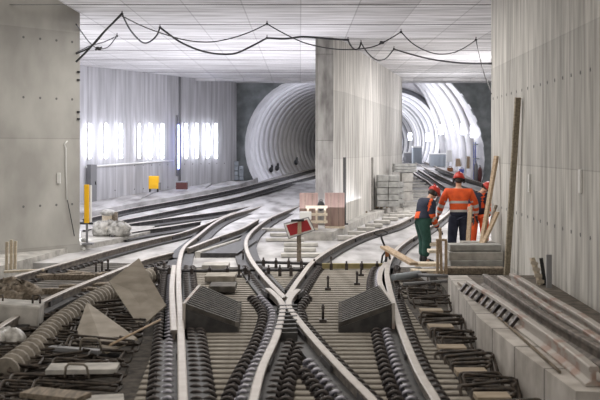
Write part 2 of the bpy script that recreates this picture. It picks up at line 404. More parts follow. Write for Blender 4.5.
bm = new_bm(); prism(bm, [(2.72, 8.5), (2.62, 12), (2.66, 15.9), (3.78, 15.9), (3.68, 12.3), (3.57, 8.4)], .17, .176); struct('trim_9', bm, M['trough_bed'])  # thin dark sheet laid in place of a sunk trough

# ---------------------------------------------------------------- rails
def rail_mesh(bm, P, h=.17, head=.088, foot=.15, zoff=0, mats=(0, 1)):
    prof = [(-foot/2, -h), (foot/2, -h), (foot/2, -h+.02), (.02, -h+.045), (.018, -.05), (head/2, -.04), (head/2, -.008), (head/2-.012, 0), (-head/2+.012, 0), (-head/2, -.008), (-head/2, -.04), (-.018, -.05), (-.02, -h+.045), (-foot/2, -h+.02)]
    T = frames(P); rings = []
    for p, t in zip(P, T):
        s = Vector((t.y, -t.x, 0)).normalized()
        rings.append([bm.verts.new(p+s*a+Vector((0, 0, b+zoff))) for a, b in prof])
    n = len(prof)
    for a, b in zip(rings, rings[1:]):
        for k in range(n):
            f = bm.faces.new((a[k], a[(k+1) % n], b[(k+1) % n], b[k])); f.material_index = mats[0] if k in (6, 7, 8) else mats[1]
    bm.faces.new(rings[0][::-1]).material_index = mats[1]; bm.faces.new(rings[-1]).material_index = mats[1]
def rail(px, label, ramp=None, side='railside', pad=.34, group='track rails of the junction', z=0, step=.5, top='railtop', start3=None, bolts=True):
    P3 = [G(x, y, z, ramp) for x, y in px]
    if start3: P3 = start3+P3
    P = resample(catmull(P3), step)
    bm = new_bm(); rail_mesh(bm, P)
    t = thing('rail', label, 'rail', P[0]-Vector((0, 0, .17)))
    o = obj('running_rail', bm, [M[top], M[side]], t, smooth=False); o.matrix_parent_inverse = Matrix.Translation(-t.location)
    if pad:
        bm = new_bm(); T = frames(P); prev = None
        for p, tt in zip(P, T):
            s = Vector((tt.y, -tt.x, 0)).normalized()*pad/2
            r = [bm.verts.new(q) for q in (p-s+Vector((0, 0, -.168)), p-s+Vector((0, 0, -.12)), p+s+Vector((0, 0, -.12)), p+s+Vector((0, 0, -.168)))]
            if prev:
                for k in range(4): bm.faces.new((prev[k], prev[(k+1) % 4], r[(k+1) % 4], r[k]))
            prev = r
        q = obj('rubber_strip', bm, M['rubber'], t); q.matrix_parent_inverse = Matrix.Translation(-t.location)
    if bolts:   # web bolts / fish plates now and then
        for i in range(6, len(P)-2, 14):
            tt = (P[i+1]-P[i]).normalized(); s = Vector((tt.y, -tt.x, 0)).normalized()
            bm = new_bm()
            for sg in (-1, 1): beam(bm, P[i]+s*sg*.04-Vector((0, 0, .09)), P[i]+tt*.55+s*sg*.04-Vector((0, 0, .09)), .03, .08)
            q = obj('fish_plate', bm, M['railfar'], t); q.matrix_parent_inverse = Matrix.Translation(-t.location)
    return P
R1 = rail([(184, 425), (183, 400), (181.5, 350), (180, 310), (178.6, 286), (179.3, 262), (184, 247), (197, 236), (215, 222), (231, 214.5), (251, 209), (275, 202), (299, 195), (320, 189)], 'long pale rail straight up the left of the crossing, then curving right to the pillar', pad=.5)
WR = rail([(392, 425), (374, 400), (344, 370), (314, 338), (292, 311), (288.5, 302.5), (292, 295), (298, 289)], 'right wing rail of the crossing, running down to the bottom edge right of centre', step=.12)
WL = rail([(247, 425), (253, 400), (262, 366.5), (277, 333), (282.6, 309), (281, 301), (274, 293), (268, 288)], 'left wing rail of the crossing, curving down to the bottom edge left of centre', step=.12)
R2 = rail([(285, 297.5), (265, 277), (251, 259), (246, 246), (247.5, 237), (255, 228), (270, 217.5), (289, 209.5), (299, 206), (318, 199)], 'bent rail leaving the crossing point to the upper left and turning towards the red sign', pad=.5)
R3 = rail([(286.3, 297.5), (300, 277), (315, 259), (338, 244.5), (362, 234), (385, 227.5), (400, 222.5), (417, 213.5), (429, 205), (436, 197), (436, 189), (428, 181), (417, 174.5), (410, 169)], 'long curving rail from the crossing point past the centre platform to the far bright tunnel', ramp=zr)
R4 = rail([(448, 425), (437, 400), (417, 366.5), (399, 322), (389.5, 288), (387, 270.5), (391, 257), (399, 246), (411, 237.5), (424, 229.5), (440, 219), (452, 208), (455, 199), (450, 190), (440, 183), (428, 175), (418, 169)], 'outermost right rail curving past the two workers into the far tunnel', ramp=zr)
L1 = rail([(-30, 291), (11, 277), (60, 263.5), (110, 249.5), (150, 239.5), (186, 231), (215, 219.5), (235, 212)], 'rail hugging the left kerb, leading up to the branching track')
L2 = rail([(-20, 338), (34, 305), (72, 287.5), (110, 272.5), (143, 259.5), (172, 252)], 'near rail of the left branch track ending just before the long pale rail')
L3 = rail([(188, 248), (210, 239.5), (225, 234), (242, 228), (258, 219)], 'short rail continuing the left branch from the long pale rail to the bent rail')
GR = rail([(174, 330), (172.5, 305), (172, 285), (174, 265)], 'short check rail close along the left side of the long pale rail', bolts=False)
GR4 = rail([(384, 292), (379.5, 280), (381, 270), (386, 262)], 'short check rail beside the outermost right rail', bolts=False)
F1 = rail([(84, 219), (130, 208.5), (200, 196), (240, 187.5), (280, 177.5), (315, 168.5), (330, 166)], 'farthest rail on the left, running to the dark portal', ramp=zl, side='railfar', pad=.5)
F2 = rail([(84, 230), (112, 222), (150, 214.5), (200, 204.5), (240, 196), (280, 184.5), (315, 175), (330, 172)], 'second farthest rail on the left, running to the dark portal', ramp=zl, side='railfar', pad=.5)
G1 = rail([(112, 226), (145, 221), (180, 216.5), (215, 212), (240, 208), (275, 200), (300, 192.5), (318, 187)], 'third rail from the far left wall, converging with the curved tracks before the pillar', side='railfar', pad=.85)
G2 = rail([(112, 235), (145, 229.5), (173, 225.5), (200, 221)], 'fourth rail from the far left wall, ending at the turnout', side='railfar', pad=.85)
S1 = rail([(500, 188), (465, 177.5), (440, 168), (422, 160.5), (414, 158)], 'far rail crossing from the end of the right wall towards the tunnel mouth', ramp=zr, bolts=False)
S2 = rail([(500, 197), (470, 188), (445, 178), (428, 169), (412, 160.5)], 'nearer of the two far rails beyond the standing worker', ramp=zr, bolts=False)

# dark casting in the crossing
t = thing('crossing_block', 'dark steel casting between the wing rails of the crossing', 'casting', G(286, 330, -.17))
bm = new_bm(); c = G(287, 327, -.12)
prism(bm, [(c.x-.12, c.y-.9), (c.x+.14, c.y-.9), (c.x+.06, c.y+1.9), (c.x-.05, c.y+1.9)], -.17, -.03)
o = obj('casting', bm, M['rubber'], t); o.matrix_parent_inverse = Matrix.Translation(-t.location)
for k in range(7):
    bm = new_bm(); beam(bm, (c.x-.13, c.y-.8+k*.3, -.02), (c.x+.13, c.y-.75+k*.3, -.02), .07, .05)
    o = obj('spacer', bm, M['rubber'], t); o.matrix_parent_inverse = Matrix.Translation(-t.location)

# ---------------------------------------------------------------- sleepers with clips
def clip_mesh(m):
    bm = new_bm()
    P = [Vector((.062*math.cos(a), 0, .06*math.sin(a))) for a in [math.pi*k/8 for k in range(9)]]
    tube(bm, P, .02, 8); tube(bm, [q*.8+Vector((0, .045, -.01)) for q in P], .018, 6); box(bm, (0, 0, -.005), (.14, .13, .025))
    me = bpy.data.meshes.new('rail_clip'); bm.to_mesh(me); bm.free(); me.materials.append(m); return me
def nut_mesh():
    bm = new_bm(); cyl(bm, (0, 0, -.01), (0, 0, .035), .018, n=6); me = bpy.data.meshes.new('nut'); bm.to_mesh(me); bm.free(); me.materials.append(M['clip']); return me
NUT = nut_mesh()
def add_clip(t, kd, loc):
    c = bpy.data.objects.new('rail_clip', CM[kd]); C.objects.link(c); c.parent = t; c.location = loc
    n = bpy.data.objects.new('clip_nut', NUT); C.objects.link(n); n.parent = c
    return c
CM = {'dark': clip_mesh(M['clip']), 'bright': clip_mesh(M['clipbright'])}
def x_at(P, Y):
    for a, b in zip(P, P[1:]):
        if (a.y-Y)*(b.y-Y) <= 0 and a.y != b.y:
            return a.x+(b.x-a.x)*(Y-a.y)/(b.y-a.y)
    return None
Y = 8.55; idx = 0; ns = 0
fore = [(R1, ((-.27, 'dark'), (-.14, 'bright'), (.13, 'dark'), (.25, 'dark'))), (WL, ((-.27, 'dark'), (-.14, 'bright'), (.14, 'dark'), (.27, 'dark'))),
        (WR, ((-.3, 'dark'), (-.17, 'bright'), (.15, 'dark'))), (R2, ((-.14, 'dark'), (.14, 'dark'))), (R3, ((-.14, 'dark'), (.14, 'dark'))), (R4, ((-.28, 'dark'), (-.15, 'bright'), (.14, 'dark')))]
SPC = .235
while Y < 19.7:
    xl = -1.5-.07*(Y-8.5); xr = 1.62
    if Y > 14.2: xl = -1.35-.16*(Y-14.2)
    if Y > 16: xr = 1.8
    t = thing('sleeper', 'pale thin sleeper '+('in the front rows at the bottom edge, below the crossing legs' if Y < 11 else 'in the rows level with the two slatted wedges' if Y < 14.8 else 'in the rows beyond the crossing point, towards the gauge bars'), 'sleeper', ((xl+xr)/2, Y, -.34), 0, 'foreground sleepers under the crossing')
    bm = new_bm(); box(bm, (0, 0, .155), (xr-xl, .115, .03)); obj('sleeper_bar', bm, M['sleeper'], t, bevel=.012)
    used = []
    for P, cl in fore:
        x = x_at(P, Y)
        if x is None: continue
        for d, kd in cl:
            xx = x+d
            if any(abs(xx-u) < .115 for u in used) : continue
            if min(abs(xx-(x_at(Q, Y) or 99)) for Q, _ in fore) < .11: continue
            used.append(xx)
            add_clip(t, kd, (xx-(xl+xr)/2, 0, .17))
    Y += SPC; ns += 1
# sleepers of the left branch and other tracks
def track_sleepers(Pa, Pb, y0, y1, spacing, length, m, label, group, clips=True, ramp=None, ext=.45):
    y = y0
    while y < y1:
        xa, xb = x_at(Pa, y), x_at(Pb, y)
        if xa is not None and xb is not None:
            xa2 = x_at(Pa, y+.5) or xa; ang = math.atan2(xa2-xa, .5)
            cx = (xa+xb)/2; z = ramp(y) if ramp else 0
            t = thing('sleeper', label, 'sleeper', (cx, y, -.30+z), -ang, group)
            hw = abs(xb-xa)/2*math.cos(ang)+ext
            bm = new_bm(); box(bm, (0, 0, .07), (2*hw, .2, .13)); obj('sleeper_bar', bm, m, t, bevel=.01)
            if clips:
                for sx in (-1, 1):
                    for d in (-.13, .13):
                        add_clip(t, 'dark', (sx*(hw-ext)+d, 0, .13))
        y += spacing
track_sleepers(L1, L2, 14.0, 20.6, .27, 2, M['sleeper_dark'], 'dark sleeper under the left branch track', 'sleepers of the left branch track')
# exposed timber sleepers on the far curve and beside the platform
def plank_thing(name, label, cat, a, b, wd, th, m, group=None, roll=0):
    a, b = Vector(a), Vector(b); bm = new_bm(); c = (a+b)/2; beam(bm, a-c, b-c, wd, th, roll)
    o = obj(name, bm, m, bevel=min(wd, th)*.12); o.location = c; return tag(o, label, cat, group)
for k in range(15):   # sleepers along the R3/R4 curve
    s = k/14; i = int(len(R3)*(.52+.4*s)); p = R3[min(i, len(R3)-2)]; q = R3[min(i+1, len(R3)-1)]
    tt = (q-p).normalized(); n = Vector((-tt.y, tt.x, 0))
    n = n if n.x < 0 else -n
    c = p+n*.55
    plank_thing('sleeper', 'pale timber sleeper end beside the far curve next to the block stacks', 'sleeper', c+n*.75-Vector((0, 0, .13)), c-n*.45-Vector((0, 0, .13)), .28, .09, M['pad'], 'sleeper ends along the far curve')
for (x, y) in [(346, 237.5), (356, 233.2), (365, 229), (373, 225.5), (381, 222), (389, 218.8), (396, 216), (402.5, 212.5), (409, 209)]:
    p = G(x, y, -.1); kk = ['nearest', 'second', 'third', 'fourth', 'fifth, middle', 'sixth', 'seventh', 'eighth', 'farthest'][[346, 356, 365, 373, 381, 389, 396, 402.5, 409].index(x)]
    plank_thing('concrete_pad', kk+' pale pad in the row between the centre platform kerb and the curved rail', 'pad', p-Vector((.22, 0, 0)), p+Vector((.28, 0, 0)), .35, .1, M['pad'], 'pads between the kerb and the curved rail')
for k, (x0, x1, y) in enumerate([(270, 290, 234.5), (266, 304, 239.5), (284, 318, 244.5), (284, 316, 249.5), (281, 322, 255), (262, 290, 229.5)]):
    a = G(x0, y, -.12); b = G(x1, y, -.12)
    plank_thing('sleeper', ['second shortest pale strip, upper left behind the red sign', 'pale strip level with the lower edge of the red sign', 'upper pale strip crossing behind the sign post', 'middle pale strip crossing behind the sign post', 'lowest pale strip just in front of the sign post foot', 'farthest short pale strip left of the red sign'][k], 'sleeper', a, b, .22, .08, M['pad'], 'flush sleepers around the red sign')
# strips left of the bent rail
for (x0, x1, y0, lab, mm) in [(203, 229, 266, 'pale block lying above the steel gauge bar, left of the bent rail', 'kerb'), (206, 236, 277, 'pale block lying below the steel gauge bar, left of the bent rail', 'sleeper'),
                              (210, 236, 287, 'dark block lying just above the left slatted wedge', 'sleeper_dark')]:
    a = G(x0, y0, -.08); b = G(x1, y0, -.08)
    plank_thing('packing_block', lab, 'block', a, b, .55, .1, M[mm])

# slatted rubber wedges beside the rails
def wedge(name, label, loc, s):
    t = thing(name, label, 'wedge', loc)
    bm = new_bm(); pf = [(-.33, 0), (.33, 0), (.33, .3), (-.33, .07)]
    L = 1.75
    va = [bm.verts.new((s*x, -L/2, z)) for x, z in pf]; vb = [bm.verts.new((s*x*.8+s*.07, L/2, z)) for x, z in pf]
    bm.faces.new(va); bm.faces.new(vb[::-1])
    for k in range(4): bm.faces.new((va[k], va[(k+1) % 4], vb[(k+1) % 4], vb[k]))
    obj('wedge_body', bm, M['rubber'], t)
    for k in range(12):
        y = -L/2+.06+k*L/12; f = 1-.2*(k/12)
        bm = new_bm(); beam(bm, (-s*.34*f+s*.03, y, .1), (s*.33*f+s*.03, y, .34), .06, .07); obj('slat', bm, M['wedge'], t)
        bm = new_bm(); box(bm, (-s*(.35*f)+s*.03, y, .06), (.05, .07, .16)); obj('tooth', bm, M['sleeper_dark'], t)
    bm = new_bm(); beam(bm, (s*.36, -L/2, .2), (s*.33, L/2, .2), .04, .36); obj('side_plate', bm, M['raildust'], t)
wedge('slatted_wedge', 'black slatted wedge between the right rails, high side towards the outer rail', (.84, 13.7, -.17), 1)
wedge('slatted_wedge', 'black slatted wedge beside the long pale rail, left of the crossing', (-1.13, 13.7, -.17), -1)
# low dark ramp block above, near the bent rail
t = thing('ramp_block', 'dark ribbed ramp block lying left of the bent rail, above the steel gauge bar', 'ramp', G(232, 252, -.17))
bm = new_bm(); prism(bm, [(-.6, -1.2), (.2, -1.2), (.5, 1.9), (.1, 1.9)], 0, .1); obj('ramp_body', bm, M['rubber'], t)
bm = new_bm(); prism(bm, [(-.72, -1.2), (-.6, -1.2), (.1, 1.9), (.0, 1.9)], 0, .13); obj('ramp_edge', bm, M['kerb'], t)

# ---------------------------------------------------------------- gauge bars across the crossing
def bar(name, label, px0, px1, z, r, m, clamps=3, sq=False):
    a, b = G(*px0, z), G(*px1, z); t = thing(name, label, 'bar', a)
    bm = new_bm()
    if sq: beam(bm, (0, 0, 0), b-a, r*2, r*2)
    else: tube(bm, [(0, 0, 0), b-a], r, 10)
    obj('rod', bm, M[m], t)
    for k in range(clamps):
        p = (b-a)*((k+.6)/(clamps+.2)); bm = new_bm(); box(bm, p-Vector((0, .02, .05)), (.06, .1, .2)); cyl(bm, p+Vector((0, -.05, -.16)), p+Vector((0, -.05, .1)), .018, n=8)
        obj('clamp', bm, M['clip'], t)
bar('gauge_bar', 'dark steel gauge bar between the long pale rail and the bent rail', (181, 271), (256, 270), -.05, .028, 'railfar', 4)
bar('gauge_bar', 'dark gauge bar spanning the V of the crossing near the sign post', (256, 262), (322, 264), -.06, .03, 'railfar', 5)
bar('gauge_bar', 'second dark gauge bar just in front of the sign post bar', (262, 270), (309, 270), -.06, .03, 'railfar', 4)
bar('gauge_bar', 'mossy square timber bar between the curved rail and the outer right rail', (322, 266), (386, 266), -.1, .05, 'oldgreen', 4, True)
bar('gauge_bar', 'dark rod running left of the long pale rail at the branch', (148, 268), (178, 271), -.05, .022, 'railfar', 2)
# grey pipes at the end of the trench by the workers
for (a, b, r, mm, lab) in [((393, 278), (419, 274), .065, 'pvc', 'thick blue-grey pipe stub by the outer right rail'), ((418, 275), (448, 276), .03, 'grey', 'thin grey pipe running from the thick stub to the trough wall'),
                           ((404, 284), (447, 281), .025, 'grey', 'lower thin grey pipe lying across the trench')]:
    p, q = G(*a, -.02), G(*b, -.02); bm = new_bm(); tube(bm, [(0, 0, 0), q-p], r, 12)
    o = obj('pipe', bm, M[mm], None); o.location = p; tag(o, lab, 'pipe')
for (x, y, lab) in [(249, 283, 'beside the bent rail, just above the crossing'), (243, 262, 'left of the bent rail, on the steel gauge bar line'), (266, 285, 'tight against the left wing rail tip'), (328, 290, 'on the sleepers right of the crossing'), (323, 322, 'alone on the sleepers right of the crossing point'),
                  (331, 268, 'below the left end of the mossy timber bar'), (361, 276, 'left of the right slatted wedge, the farther of two'), (357, 285, 'left of the right slatted wedge, the nearer of two'), (239, 277, 'right end of the pale block row'),
                  (159, 287, 'left of the long pale rail, the nearer of two'), (164, 275, 'left of the long pale rail, the farther of two'), (399, 303, 'right of the outermost right rail at the trench'), (108, 271, 'right one of three on the left branch track'), (102, 273, 'middle one of three on the left branch track'), (96, 274, 'left one of three on the left branch track')]:
    p = G(x, y, -.17); bm = new_bm(); cyl(bm, (0, 0, 0), (0, 0, .24), .018, n=8); box(bm, (0, 0, .02), (.1, .1, .04)); box(bm, (0, 0, .2), (.045, .045, .04))
    o = obj('spindle_bolt', bm, M['clip']); o.location = p; tag(o, 'black upright spindle bolt '+lab, 'bolt', 'spindle bolts around the crossing')

# ---------------------------------------------------------------- stored rails on the right shelf
def shelf_rail(px, label, m='raildust', clips=0):
    P3 = [G(x, y, .345) for x, y in px]; P = resample(catmull(P3), .3); t = thing('rail', label, 'rail', P[0]-Vector((0, 0, .172)))
    bm = new_bm(); rail_mesh(bm, P); o = obj('rail_section', bm, [M[m], M[m]], t); o.matrix_parent_inverse = Matrix.Translation(-t.location)
    for k in range(clips):
        i = int(len(P)*(.05+.5*k/clips)); p = P[-1-i]; bm = new_bm()
        beam(bm, p+Vector((-.035, 0, -.05)), p+Vector((-.12, -.02, -.15)), .05, .04); o = obj('lug', bm, M['clip'], t); o.matrix_parent_inverse = Matrix.Translation(-t.location)
shelf_rail([(594, 366.5), (565, 344), (530, 319.5), (500, 299), (469, 280.5)], 'thick dusty loose rail with a row of dark lugs, nearest the shelf edge', clips=13)
shelf_rail([(612, 352), (580, 334), (547, 315), (510, 291), (485, 274)], 'narrow brown loose rail, second from the shelf edge', 'railside')
shelf_rail([(612, 346), (580, 325), (547, 305), (518, 286), (500, 275.5)], 'loose grey rail, third from the shelf edge')
shelf_rail([(612, 334), (580, 313), (550, 296), (528, 282), (512, 273)], 'loose dusty rail lying closest to the right wall')
for (a, b) in [((470, 283), (590, 384)), ((458, 283), (560, 372))]:
    p, q = G(*a, .19), G(*b, .19); bm = new_bm(); tube(bm, [(0, 0, 0), (q-p)*.5+Vector((.02, 0, 0)), q-p], .014, 8); o = obj('cable', bm, M['wood_dark']); o.location = p
    tag(o, 'thin brown rod lying along the shelf ' + ('beside the thick loose rail' if a[0] == 470 else 'near its front edge'), 'rod')
for (x, y, l) in [(541, 316, 'middle'), (555, 321, 'nearer')]:
    p = G(x, y, .2); bm = new_bm(); box(bm, (0, 0, .03), (.16, .14, .08), (0, 0, .4)); box(bm, (.05, .1, .05), (.1, .08, .1), (0, 0, .2)); o = obj('packing_block', bm, M['block']); o.location = p
    tag(o, ('far' if l == 'middle' else 'near')+' one of two grey packing blocks between the loose rails on the shelf', 'block')

# ---------------------------------------------------------------- rebar stirrups and boards in the trenches
def stir_mesh(w_, h_, r, seed):
    rd = random.Random(seed); bm = new_bm(); c = .04
    P = []
    for (sx, sy) in ((1, 1), (-1, 1), (-1, -1), (1, -1)):
        for k in range(4):
            a = math.atan2(sy, sx)-math.pi/4+math.pi/2*k/3
            P.append(Vector((sx*(w_/2-c)+c*math.cos(a), sy*(h_/2-c)+c*math.sin(a), 0)))
    tube(bm, P, r, 6, closed=True)
    tube(bm, [P[0]+Vector((0, 0, r)), P[0]+Vector((-.06, -.06, .05))], r, 6)
    me = bpy.data.meshes.new('stirrup'); bm.to_mesh(me); bm.free(); me.materials.append(M['rebar']); return me
SM = [stir_mesh(.55, .28, .016, 1), stir_mesh(.42, .24, .018, 2), stir_mesh(.8, .22, .016, 3)]
def stirrup(x, y, z, k, rx, rz, label, group):
    o = bpy.data.objects.new('rebar_stirrup', SM[k]); C.objects.link(o); o.location = (x, y, z); o.rotation_euler = (rx, random.uniform(-.12, .12), rz)
    tag(o, label, 'rebar', group)
yb = [(421, 311), (430, 327), (441, 348), (460, 372), (481, 397)]
for k, (x, y) in enumerate(yb):
    p = G(x+8, y, -.12); o = plank_thing('timber_board', ['beige board lying in the right trench, farthest from the viewer', 'beige board in the right trench, second from the far end', 'beige board in the middle of the right trench', 'beige board in the right trench, second nearest', 'beige board in the right trench at the bottom edge'][k], 'board', p-Vector((.13, 0, 0)), p+Vector((.19, 0, .0)), .22, .05, M['wood_beige'])
    for j in range(6):
        stirrup(p.x+.12+random.uniform(-.05, .12), p.y-.25-.13*j, -.2+random.uniform(-.02, .05), random.choice([0, 1]), random.uniform(.2, .9), random.uniform(-.15, .15), 'dark rebar stirrup in the right trench '+['just in front of the farthest beige board', 'in front of the second beige board', 'in front of the middle beige board', 'in front of the fourth beige board', 'at the bottom edge by the nearest board'][k], 'stirrups in the right trench')
for k in range(12):
    stirrup(1.95+random.uniform(-.15, .2), 15+k*.25, -.18+random.uniform(0, .08), random.choice([0, 1]), random.uniform(.2, .7), random.uniform(-.2, .2), 'dark bent rebar stirrup at the far end of the right trench, near the grey pipes', 'stirrups in the right trench')
for row in range(30):   # left trench
    yy = 8.4+row*.23
    for col in range(5):
        x = -2.1-.075*(yy-8.4)-col*.42
        if row > 20 and col > 2: continue
        stirrup(x+random.uniform(-.05, .05), yy+random.uniform(-.06, .06), -.2+random.uniform(-.03, .08), random.choice([0, 2, 2]), random.uniform(.05, .45), random.uniform(-.1, .12), 'dark rebar stirrup in the left trench, '+('in the front rows below the pale board' if yy < 10.2 else 'around the pale board and the triangular panel' if yy < 12.6 else 'behind the triangular panel, beside the ribbed conduit'), 'stirrups in the left trench')
for (a, b, z, wd, mm, lab) in [((48, 369), (118, 368), -.05, .32, 'kerb', 'pale board lying on the rebar bed in the lower left'), ((28, 392), (84, 398), .0, .25, 'wood_dark', 'dark brown timber in the bottom left corner'),
                               ((84, 402), (124, 400), -.1, .3, 'kerb', 'pale board cut off by the bottom edge, left of the sleepers'), ((50, 348), (100, 352), -.12, .1, 'grey', 'grey strip lying under the triangular plywood panel')]:
    p, q = G(*a, z), G(*b, z); plank_thing('timber_board', lab, 'board', p, q, wd, .05, M[mm])
for (x, y, lab) in [(76, 377, 'bent steel lifting loop standing on the pale board in the lower left'), (90, 350, 'bent steel lifting loop below the triangular plywood panel')]:
    p = G(x, y, -.05); bm = new_bm(); tube(bm, [(-.11, 0, 0), (-.1, 0, .1), (-.07, 0, .13), (.07, .02, .12), (.1, .03, .09), (.12, .04, -.02)], .013, 8); o = obj('lifting_loop', bm, M['conduit']); o.location = p; tag(o, lab, 'loop')
# small steel edge rod from the plywood to the sleepers
p, q = G(110, 345, 0), G(160, 320, 0); bm = new_bm(); tube(bm, [(0, 0, 0), q-p], .015, 8); o = obj('steel_rod', bm, M['wood']); o.location = p; tag(o, 'thin brown rod leaning from the triangular panel to the sleepers', 'rod')
# corrugated conduit
PP = catmull([G(5, 372, -.18), G(35, 348, -.16), G(58, 325, -.15), G(90, 303, -.15), G(117, 289, -.16), G(152, 275, -.17)]); PP = resample(PP, .05)
bm = new_bm(); tube(bm, PP, [(.15, .15, .098, .098)[i % 4] for i in range(len(PP))], 14)
for f in bm.faces: f.smooth = False
o = obj('corrugated_conduit', bm, M['conduit']); tag(o, 'thick ribbed beige conduit snaking along the near rail of the left branch', 'conduit')
bm = new_bm()
# plywood panels
def slab(pts3, th, name, label, cat, m, em):
    P = [Vector(p) for p in pts3]; n = (P[1]-P[0]).cross(P[2]-P[0]).normalized(); c = sum(P, Vector())/len(P); bm = new_bm()
    if n.y > 0: n = -n
    a = [bm.verts.new(p-c) for p in P]; b = [bm.verts.new(p-c-n*th) for p in P]; k = len(P)
    bm.faces.new(a); bm.faces.new(b[::-1])
    for i in range(k): bm.faces.new((a[i], a[(i+1) % k], b[(i+1) % k], b[i])).material_index = 1
    o = obj(name, bm, [m, em]); o.location = c; return tag(o, label, cat)
def planep(pts, p0, Yslope):
    out = []
    for (x, y, Y) in pts: out.append(A(x, y, Y))
    return out
slab(planep([(109, 281, 14.6), (139, 258, 14.9), (166, 305, 14.1), (140, 328, 13.7)], 0, 0), .03, 'plywood_panel', 'square grey plywood panel tilted on its corner on the left branch track', 'panel', M['ply'], M['plyedge'])
slab(planep([(87, 302, 13.4), (71, 347, 12.3), (105, 352, 11.9), (137, 338, 12.5)], 0, 0), .03, 'plywood_panel', 'triangular grey plywood panel leaning among the rebar in the lower left', 'panel', M['ply'], M['plyedge'])

# wrapped bundles at left edge
def blob(name, label, cat, c, s, m, seed, parts=5, flat=.0, jit=.05):
    rd = random.Random(seed); bm = new_bm()
    for k in range(parts):
        ellip(bm, (rd.uniform(-.5, .5)*s[0], rd.uniform(-.5, .5)*s[1], s[2]*rd.uniform(.3, .5)), (s[0]*rd.uniform(.35, .6), s[1]*rd.uniform(.35, .6), s[2]*rd.uniform(.35, .6)), u=14, v=10)
    for v in bm.verts:
        v.co += Vector((rd.uniform(-1, 1), rd.uniform(-1, 1), rd.uniform(-1, 1)))*jit*max(s); v.co.z = max(0, v.co.z)
    o = obj(name, bm, m, smooth=False); o.location = c; return tag(o, label, cat)
o = blob('debris_bag', 'crumpled pale plastic bag at the left edge above the rebar', 'bag', A(2, 352, 12.2), (.4, .35, .3), M['offwhite'], 3)
o = blob('debris_bag', 'dark crumpled sack at the left edge by the branch rail', 'bag', A(2, 302, 14.5), (.5, .4, .3), M['wood_dark'], 5, 9, jit=.12)
t = thing('concrete_block', 'pale worn concrete block at the left edge below the branch rail', 'block', A(14, 322, 13.4))
bm = new_bm(); box(bm, (0, 0, .12), (.72, .5, .3), (0, .08, .1)); obj('block_body', bm, M['kerb'], t, bevel=.03)
for k in range(2):
    bm = new_bm(); tube(bm, [(-.25+k*.5, 0, .25), (-.25+k*.5, 0, .35), (-.15+k*.5, 0, .36), (-.15+k*.5, 0, .25)], .015, 6); obj('lifting_eye', bm, M['rebar'], t)
# clutter timbers between the left branch rails
rc = random.Random(5)
for k in range(9):
    p = G(rc.uniform(45, 110), rc.uniform(272, 292), -.12); a = rc.uniform(-.6, .6); d = Vector((math.cos(a), math.sin(a), 0))*rc.uniform(.2, .45)
    plank_thing('timber_offcut', 'dark timber offcut scattered between the left branch rails', 'offcut', p-d, p+d, .1, .1, M['wood_dark'], 'offcuts between the left branch rails')
# three stakes on the left kerb
for k, x in enumerate((6.5, 11, 15)):
    p = G(x, 270-k*.5, -.05); bm = new_bm(); beam(bm, (0, 0, 0), (.01, 0, .52+.03*(k % 2)), .05, .05); o = obj('wooden_stake', bm, M['wood_pale']); o.location = p
    tag(o, ['left', 'middle', 'right'][k]+' one of the three pale wooden stakes on the left kerb', 'stake')
plank_thing('timber_board', 'pale lath lying at the foot of the three stakes', 'board', G(4, 272, -.05), G(44, 270, -.02), .06, .04, M['wood_pale'])

# ---------------------------------------------------------------- left side items
t = thing('barrier_post', 'yellow and white upright guard at the end of the near left wall', 'guard', (-4.97, 23.3, -.05))
bm = new_bm(); box(bm, (0, 0, .95), (.11, .07, .9)); obj('yellow_board', bm, M['yellow'], t, bevel=.01)
bm = new_bm(); box(bm, (0, .03, .45), (.05, .04, .9)); obj('post', bm, M['grey'], t)
bm = new_bm(); box(bm, (.09, .02, .95), (.05, .05, .86)); obj('white_edge', bm, M['white'], t, bevel=.01)
bm = new_bm(); box(bm, (.03, 0, .02), (.25, .2, .04)); obj('base', bm, M['grey'], t)
# dusty bag heap with a box
blob('rubble_heap', 'pile of dusty plastic wrapped rubble on the left kerb by the wall end', 'rubble', G(107, 238, -.05)+Vector((0, .5, 0)), (.5, .3, .42), M['offwhite'], 8, 9, jit=.09)
t = thing('machine_box', 'small beige machine box standing in the rubble on the left kerb', 'box', G(105, 230, -.05)+Vector((.1, -.15, 0)))
bm = new_bm(); box(bm, (0, 0, .3), (.26, .25, .3)); obj('housing', bm, M['wood_pale'], t, bevel=.02)
bm = new_bm(); cyl(bm, (.2, 0, .1), (.2, 0, .5), .08, n=14); obj('drum', bm, M['wood_dark'], t)
bm = new_bm(); ellip(bm, (0, 0, .48), (.22, .2, .1)); obj('cover', bm, M['offwhite'], t)
blob('debris_bag', 'long flattened plastic bag trailing right of the rubble on the left kerb', 'bag', G(120, 237, -.05)+Vector((0, .25, 0)), (.5, .2, .22), M['offwhite'], 11, 4)
rr_ = random.Random(3)
for k in range(14):
    p = G(rr_.uniform(20, 110), rr_.uniform(239, 250), -.04); bm = new_bm(); s = rr_.uniform(.03, .08)
    bmesh.ops.create_icosphere(bm, subdivisions=1, radius=s)
    for v in bm.verts: v.co *= rr_.uniform(.7, 1.2)
    o = obj('stone', bm, M['block']); o.location = p; tag(o, 'small loose stone on the dusty left kerb', 'stone', 'stones on the left kerb')
t = thing('floor_lamp', 'small glowing work lamp on the floor by the end of the near left wall', 'lamp', G(77, 238.5, -.05))
bm = new_bm(); box(bm, (0, .05, .1), (.16, .06, .2)); obj('housing', bm, M['grey'], t)
bm = new_bm(); box(bm, (0, .01, .1), (.12, .02, .15)); obj('lamp_glass', bm, M['tube'], t)
point('floor_lamp_light', t.location+Vector((0, -.25, .2)), 14, (1, 1, 1), .05)
